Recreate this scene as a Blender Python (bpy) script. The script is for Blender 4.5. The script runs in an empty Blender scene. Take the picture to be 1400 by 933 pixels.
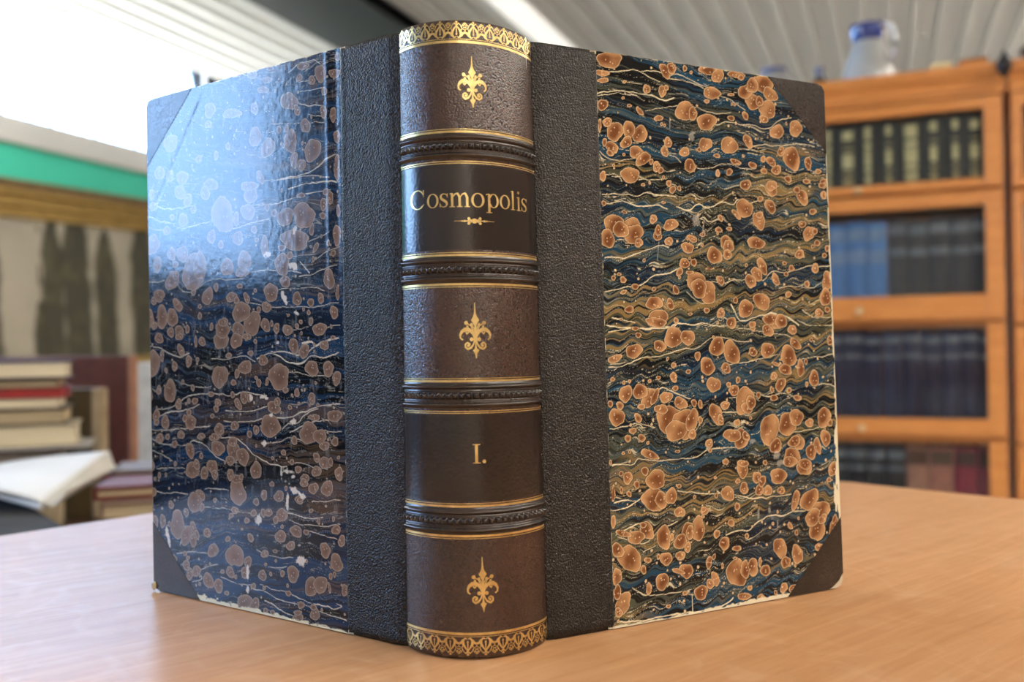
import bpy, bmesh, math, random
import numpy as np
from mathutils import Vector, Matrix

# ---------------------------------------------------------------- camera, sky, lights, exposure
F_PX, PITCH, ROLL, CAM_H, YAW = 1250.0, 0.0094, -0.01277, 0.11992, 0.3908
TABLE_Z = 0.75
CAM_Z = TABLE_Z + CAM_H
SKY = (0.25, 0.37, 0.55)
SKY_STRENGTH = 26.0
FILL_STRENGTH = 20.0
EXPOSURE = 0.75

scene = bpy.context.scene
COL = scene.collection
scene.view_settings.view_transform = 'Standard'
scene.view_settings.look = 'None'
scene.view_settings.gamma = 1.0
scene.view_settings.use_curve_mapping = False
scene.view_settings.exposure = EXPOSURE
scene.cycles.max_bounces = 10
scene.cycles.diffuse_bounces = 5
scene.cycles.transparent_max_bounces = 12
scene.cycles.sample_clamp_indirect = 8.0
scene.cycles.use_denoising = True


def to_room(p):
    """camera-aligned frame (x right, y ahead) -> room frame (y along the side wall)."""
    c, s = math.cos(YAW), math.sin(YAW)
    return np.array([p[0] * c - p[1] * s, p[0] * s + p[1] * c, p[2]])


FW = np.array([0, math.cos(PITCH), math.sin(PITCH)])
_r0 = np.array([1.0, 0, 0]); _u0 = np.array([0, -math.sin(PITCH), math.cos(PITCH)])
RT = math.cos(ROLL) * _r0 + math.sin(ROLL) * _u0
UP = -math.sin(ROLL) * _r0 + math.cos(ROLL) * _u0


def ray(px, py):
    return FW + (px - 700) / F_PX * RT + (466.5 - py) / F_PX * UP


def at(px, py, d):
    """room point seen at a photo position, d metres ahead of the camera."""
    return to_room(ray(px, py) * d) + np.array([0, 0, CAM_Z])


cam_data = bpy.data.cameras.new('camera')
cam = bpy.data.objects.new('camera', cam_data)
COL.objects.link(cam)
R_, U_, F_ = Vector(to_room(RT)), Vector(to_room(UP)), Vector(to_room(FW))
m = Matrix((R_, U_, -F_)).transposed().to_4x4()
m.translation = Vector((0, 0, CAM_Z))
cam.matrix_world = m
cam_data.sensor_width = 36.0
cam_data.sensor_fit = 'HORIZONTAL'
cam_data.lens = F_PX / 1400 * 36
cam_data.clip_start = 0.01
cam_data.dof.use_dof = True
cam_data.dof.focus_distance = 0.395
cam_data.dof.aperture_fstop = 7.0
cam_data.dof.aperture_blades = 9
scene.camera = cam

world = bpy.data.worlds.new('sky')
scene.world = world
world.use_nodes = True
wn = world.node_tree.nodes
wl = world.node_tree.links
_wt = wn.new('ShaderNodeTexCoord'); _ws = wn.new('ShaderNodeSeparateXYZ'); _wr = wn.new('ShaderNodeValToRGB')
wl.new(_wt.outputs['Generated'], _ws.inputs[0]); wl.new(_ws.outputs['Z'], _wr.inputs[0]); wl.new(_wr.outputs[0], wn['Background'].inputs[0])
_e = _wr.color_ramp.elements                                   # dim ground and houses, hazy horizon, bright sky
_e[0].position = 0.0; _e[0].color = (.40, .39, .37, 1)
_e[1].position = 0.55; _e[1].color = (*SKY, 1)
_k = _e.new(0.012); _k.color = (.045, .065, .09, 1)
_k = _e.new(0.07); _k.color = (.10, .165, .28, 1)
_k = _e.new(0.14); _k.color = (.19, .33, .58, 1)
_k = _e.new(0.30); _k.color = (.20, .34, .58, 1)
wn['Background'].inputs[1].default_value = SKY_STRENGTH


def window_portal(y0, y1, z0, z1, x):
    """lets the sky outside be sampled through the window opening; gives no light of its own."""
    ld = bpy.data.lights.new('window_portal', 'AREA')
    ld.shape = 'RECTANGLE'; ld.size = z1 - z0; ld.size_y = y1 - y0
    ld.cycles.is_portal = True
    o = bpy.data.objects.new('window_portal', ld)
    o.location = (x, (y0 + y1) / 2, (z0 + z1) / 2)
    o.rotation_euler = (0, -math.pi / 2, 0)
    COL.objects.link(o)


# ---------------------------------------------------------------- helpers
def new_mat(name):
    mt = bpy.data.materials.new(name); mt.use_nodes = True
    nt = mt.node_tree
    return mt, nt, nt.nodes['Principled BSDF']


def nd(nt, kind, **kw):
    n = nt.nodes.new(kind)
    for k, v in kw.items():
        if k in n.inputs: n.inputs[k].default_value = v
        else: setattr(n, k, v)
    return n


def mat(name, a, b=None, rough=0.5, scale=8.0, stretch=(1, 1, 1), metal=0.0, bump=0.0, bump_scale=None, coat=0.0, spec=0.5, detail=4.0, rough_var=0.0, emit=None):
    """procedural two-tone material: noise between colours a and b, optional bump."""
    mt, nt, p = new_mat(name)
    b = b or tuple(c * 0.8 for c in a)
    tc = nd(nt, 'ShaderNodeTexCoord')
    mp = nd(nt, 'ShaderNodeMapping'); mp.inputs['Scale'].default_value = stretch
    nt.links.new(tc.outputs['Object'], mp.inputs[0])
    nz = nd(nt, 'ShaderNodeTexNoise', Scale=scale, Detail=detail)
    nt.links.new(mp.outputs[0], nz.inputs['Vector'])
    rp = nd(nt, 'ShaderNodeValToRGB')
    rp.color_ramp.elements[0].position = 0.3; rp.color_ramp.elements[1].position = 0.7
    rp.color_ramp.elements[0].color = (*b, 1); rp.color_ramp.elements[1].color = (*a, 1)
    nt.links.new(nz.outputs['Fac'], rp.inputs[0])
    nt.links.new(rp.outputs[0], p.inputs['Base Color'])
    p.inputs['Roughness'].default_value = rough
    p.inputs['Metallic'].default_value = metal
    p.inputs['Coat Weight'].default_value = coat
    p.inputs['Specular IOR Level'].default_value = spec
    if rough_var:
        mr = nd(nt, 'ShaderNodeMapRange'); mr.inputs['To Min'].default_value = rough - rough_var; mr.inputs['To Max'].default_value = rough + rough_var
        nt.links.new(nz.outputs['Fac'], mr.inputs[0]); nt.links.new(mr.outputs[0], p.inputs['Roughness'])
    if bump:
        nb = nd(nt, 'ShaderNodeTexNoise', Scale=bump_scale or scale * 4, Detail=3.0)
        nt.links.new(mp.outputs[0], nb.inputs['Vector'])
        bp = nd(nt, 'ShaderNodeBump', Strength=bump, Distance=0.001)
        nt.links.new(nb.outputs['Fac'], bp.inputs['Height']); nt.links.new(bp.outputs[0], p.inputs['Normal'])
    if emit:
        p.inputs['Emission Color'].default_value = (*emit[0], 1); p.inputs['Emission Strength'].default_value = emit[1]
    return mt


def leather(name, a, b, rough=0.42, grain=850.0, strength=0.6, big=25.0, spec=.5):
    mt, nt, p = new_mat(name)
    tc = nd(nt, 'ShaderNodeTexCoord')
    nz = nd(nt, 'ShaderNodeTexNoise', Scale=big, Detail=6.0)
    nt.links.new(tc.outputs['Object'], nz.inputs['Vector'])
    rp = nd(nt, 'ShaderNodeValToRGB')
    rp.color_ramp.elements[0].position = 0.32; rp.color_ramp.elements[1].position = 0.72
    rp.color_ramp.elements[0].color = (*b, 1); rp.color_ramp.elements[1].color = (*a, 1)
    nt.links.new(nz.outputs['Fac'], rp.inputs[0])
    wz = nd(nt, 'ShaderNodeTexNoise', Scale=grain * 1.3, Detail=2.0)
    nt.links.new(tc.outputs['Object'], wz.inputs['Vector'])
    mx = nd(nt, 'ShaderNodeMixRGB'); mx.inputs[0].default_value = 0.0005
    nt.links.new(tc.outputs['Object'], mx.inputs[1]); nt.links.new(wz.outputs['Color'], mx.inputs[2])
    vo = nd(nt, 'ShaderNodeTexVoronoi', Scale=grain, feature='F1')
    nt.links.new(mx.outputs[0], vo.inputs['Vector'])
    ad = nd(nt, 'ShaderNodeMath', operation='MULTIPLY_ADD'); ad.inputs[1].default_value = 0.3
    nt.links.new(wz.outputs['Fac'], ad.inputs[0])
    iv = nd(nt, 'ShaderNodeMath', operation='SUBTRACT'); iv.inputs[0].default_value = 1.0
    nt.links.new(vo.outputs['Distance'], iv.inputs[1]); nt.links.new(iv.outputs[0], ad.inputs[2])
    bp = nd(nt, 'ShaderNodeBump', Strength=strength, Distance=0.0004)
    nt.links.new(ad.outputs[0], bp.inputs['Height']); nt.links.new(bp.outputs[0], p.inputs['Normal'])
    # grime settled in the grain
    gm = nd(nt, 'ShaderNodeMapRange'); gm.inputs['From Min'].default_value = .25; gm.inputs['From Max'].default_value = .75
    gm.inputs['To Min'].default_value = 1.12; gm.inputs['To Max'].default_value = .60
    nt.links.new(vo.outputs['Distance'], gm.inputs[0])
    ml = nd(nt, 'ShaderNodeMixRGB', blend_type='MULTIPLY'); ml.inputs[0].default_value = 1.0
    nt.links.new(rp.outputs[0], ml.inputs[1]); nt.links.new(gm.outputs[0], ml.inputs[2]); nt.links.new(ml.outputs[0], p.inputs['Base Color'])
    p.inputs['Roughness'].default_value = rough
    p.inputs['Specular IOR Level'].default_value = spec
    return mt


def glass_mat(name):
    mt = bpy.data.materials.new(name); mt.use_nodes = True
    nt = mt.node_tree; nt.nodes.clear()
    o = nd(nt, 'ShaderNodeOutputMaterial'); t = nd(nt, 'ShaderNodeBsdfTransparent'); g = nd(nt, 'ShaderNodeBsdfGlossy')
    t.inputs[0].default_value = (0.97, 0.98, 0.98, 1); g.inputs['Roughness'].default_value = 0.02
    f = nd(nt, 'ShaderNodeFresnel'); f.inputs[0].default_value = 1.3
    mx = nd(nt, 'ShaderNodeMixShader')
    nt.links.new(f.outputs[0], mx.inputs[0]); nt.links.new(t.outputs[0], mx.inputs[1]); nt.links.new(g.outputs[0], mx.inputs[2])
    nt.links.new(mx.outputs[0], o.inputs[0])
    return mt


def wood(name, a, b, rough=0.35, ring=18.0, stretch=(1, 8, 8), rot=0.0, coat=0.0, bump=0.1):
    mt, nt, p = new_mat(name)
    tc = nd(nt, 'ShaderNodeTexCoord')
    mp = nd(nt, 'ShaderNodeMapping'); mp.inputs['Scale'].default_value = stretch
    m0 = nd(nt, 'ShaderNodeMapping'); m0.inputs['Rotation'].default_value = (0, 0, rot)
    nt.links.new(tc.outputs['Object'], m0.inputs[0]); nt.links.new(m0.outputs[0], mp.inputs[0])
    n1 = nd(nt, 'ShaderNodeTexNoise', Scale=ring, Detail=8.0, Roughness=0.65, Distortion=0.6)
    nt.links.new(mp.outputs[0], n1.inputs['Vector'])
    rp = nd(nt, 'ShaderNodeValToRGB')
    rp.color_ramp.elements[0].position = 0.3; rp.color_ramp.elements[1].position = 0.7
    rp.color_ramp.elements[0].color = (*b, 1); rp.color_ramp.elements[1].color = (*a, 1)
    nt.links.new(n1.outputs['Fac'], rp.inputs[0]); nt.links.new(rp.outputs[0], p.inputs['Base Color'])
    p.inputs['Roughness'].default_value = rough
    p.inputs['Coat Weight'].default_value = coat
    p.inputs['Coat Roughness'].default_value = 0.2
    bp = nd(nt, 'ShaderNodeBump', Strength=bump, Distance=0.0006)
    nt.links.new(n1.outputs['Fac'], bp.inputs['Height']); nt.links.new(bp.outputs[0], p.inputs['Normal'])
    return mt


def link(name, me, material=None, parent=None, loc=None, rotz=None, smooth=False):
    o = bpy.data.objects.new(name, me); COL.objects.link(o)
    if material: me.materials.append(material)
    if parent: o.parent = parent
    if loc is not None: o.location = loc
    if rotz is not None: o.rotation_euler = (0, 0, rotz)
    if smooth:
        me.polygons.foreach_set('use_smooth', [True] * len(me.polygons))
    return o


def obj(name, bm, material, parent=None, smooth=False, loc=None, rotz=None, bevel=0.0):
    me = bpy.data.meshes.new(name)
    bmesh.ops.recalc_face_normals(bm, faces=bm.faces)
    bm.to_mesh(me); bm.free()
    o = link(name, me, material, parent, loc, rotz, smooth)
    if bevel:
        md = o.modifiers.new('bevel', 'BEVEL'); md.width = bevel; md.segments = 2; md.limit_method = 'ANGLE'
    return o


def tag(o, label=None, cat=None, group=None, kind=None):
    if label: o['label'] = label
    if cat: o['category'] = cat
    if group: o['group'] = group
    if kind: o['kind'] = kind
    return o


def thing(name, label, cat, loc=(0, 0, 0), rotz=0.0, group=None):
    o = bpy.data.objects.new(name, None); COL.objects.link(o)
    o.location = loc; o.rotation_euler = (0, 0, rotz); o.empty_display_size = 0.02
    return tag(o, label, cat, group)


def bx(bm, x0, x1, y0, y1, z0, z1, taper=None):
    vs = [bm.verts.new((x, y, z)) for z in (z0, z1) for y in (y0, y1) for x in (x0, x1)]
    for f in ((0, 2, 3, 1), (4, 5, 7, 6), (0, 1, 5, 4), (2, 6, 7, 3), (0, 4, 6, 2), (1, 3, 7, 5)):
        bm.faces.new([vs[i] for i in f])
    return bm


def box(*a):
    return bx(bmesh.new(), *a)


def lathe(bm, prof, n=40, cx=0, cy=0, cz=0):
    """profile of (radius, z) spun about the vertical axis."""
    rings = []
    for r, z in prof:
        if r < 1e-6: rings.append([bm.verts.new((cx, cy, cz + z))])
        else: rings.append([bm.verts.new((cx + r * math.cos(2 * math.pi * i / n), cy + r * math.sin(2 * math.pi * i / n), cz + z)) for i in range(n)])
    for a, b in zip(rings, rings[1:]):
        for i in range(n):
            j = (i + 1) % n
            if len(a) == 1 and len(b) == 1: continue
            if len(a) == 1: bm.faces.new((a[0], b[i], b[j]))
            elif len(b) == 1: bm.faces.new((a[i], b[0], a[j]))
            else: bm.faces.new((a[i], b[i], b[j], a[j]))
    return bm


def tube(bm, pts, rad, n=10):
    pts = [Vector(p) for p in pts]; rings = []
    for i, p in enumerate(pts):
        d = (pts[min(i + 1, len(pts) - 1)] - pts[max(i - 1, 0)]).normalized()
        u = d.cross(Vector((0, 0, 1)));
        if u.length < 1e-3: u = d.cross(Vector((1, 0, 0)))
        u.normalize(); v = d.cross(u)
        r = rad[i] if isinstance(rad, (list, tuple)) else rad
        rings.append([bm.verts.new(p + (u * math.cos(2 * math.pi * k / n) + v * math.sin(2 * math.pi * k / n)) * r) for k in range(n)])
    for a, b in zip(rings, rings[1:]):
        for k in range(n): bm.faces.new((a[k], a[(k + 1) % n], b[(k + 1) % n], b[k]))
    bm.faces.new(rings[0]); bm.faces.new(rings[-1][::-1])
    return bm


def prism(bm, pts, z0, z1):
    lo = [bm.verts.new((x, y, z0)) for x, y in pts]; hi = [bm.verts.new((x, y, z1)) for x, y in pts]
    bm.faces.new(lo); bm.faces.new(hi)
    for i in range(len(pts)):
        j = (i + 1) % len(pts); bm.faces.new((lo[i], lo[j], hi[j], hi[i]))
    return bm


def smooth_poly(o):
    o.data.polygons.foreach_set('use_smooth', [True] * len(o.data.polygons)); return o


def grid_mesh(name, P, closed_back=None):
    """mesh from an (n, m, 3) array of points; closed_back is a second array joined round the rim."""
    n, k = P.shape[:2]
    idx = np.arange(n * k).reshape(n, k)
    q = np.stack([idx[:-1, :-1], idx[1:, :-1], idx[1:, 1:], idx[:-1, 1:]], -1).reshape(-1, 4)
    V = P.reshape(-1, 3)
    if closed_back is not None:
        off = n * k
        V = np.vstack([V, closed_back.reshape(-1, 3)])
        qb = q[:, ::-1] + off
        rim = np.concatenate([idx[0, :], idx[1:, -1], idx[-1, -2::-1], idx[-2:0:-1, 0]])
        r2 = np.roll(rim, -1)
        qr = np.stack([rim, r2, r2 + off, rim + off], -1)
        q = np.vstack([q, qb, qr])
    me = bpy.data.meshes.new(name)
    me.vertices.add(len(V)); me.vertices.foreach_set('co', V.astype(np.float32).ravel())
    me.loops.add(q.size); me.loops.foreach_set('vertex_index', q.astype(np.int32).ravel())
    me.polygons.add(len(q)); me.polygons.foreach_set('loop_start', np.arange(0, q.size, 4, dtype=np.int32))
    me.polygons.foreach_set('loop_total', np.full(len(q), 4, dtype=np.int32))
    me.update(calc_edges=True); me.validate()
    return me


def add_color(me, name, C):
    at_ = me.color_attributes.new(name, 'FLOAT_COLOR', 'POINT')
    A = np.ones((len(me.vertices), 4), np.float32); A[:len(C), :3] = C
    at_.data.foreach_set('color', A.ravel())


def hash2(ix, iy, seed):
    h = (ix.astype(np.int64) * 374761393 + iy.astype(np.int64) * 668265263 + seed * 1442695041) & 0xffffffff
    h = ((h ^ (h >> 13)) * 1274126177) & 0xffffffff
    return ((h ^ (h >> 16)) & 0xffff) / 65535.0


def vnoise(x, y, seed=0):
    ix = np.floor(x).astype(np.int64); iy = np.floor(y).astype(np.int64)
    fx = x - ix; fy = y - iy; fx = fx * fx * (3 - 2 * fx); fy = fy * fy * (3 - 2 * fy)
    return (hash2(ix, iy, seed) * (1 - fx) + hash2(ix + 1, iy, seed) * fx) * (1 - fy) + (hash2(ix, iy + 1, seed) * (1 - fx) + hash2(ix + 1, iy + 1, seed) * fx) * fy


def fbm(x, y, seed=0, o=4, g=0.5):
    t = 0; a = 1; s = 0
    for i in range(o):
        t = t + a * vnoise(x * 2 ** i, y * 2 ** i, seed + i * 17); s += a; a *= g
    return t / s


def sstep(a, b, x):
    t = np.clip((x - a) / (b - a), 0, 1); return t * t * (3 - 2 * t)

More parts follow.
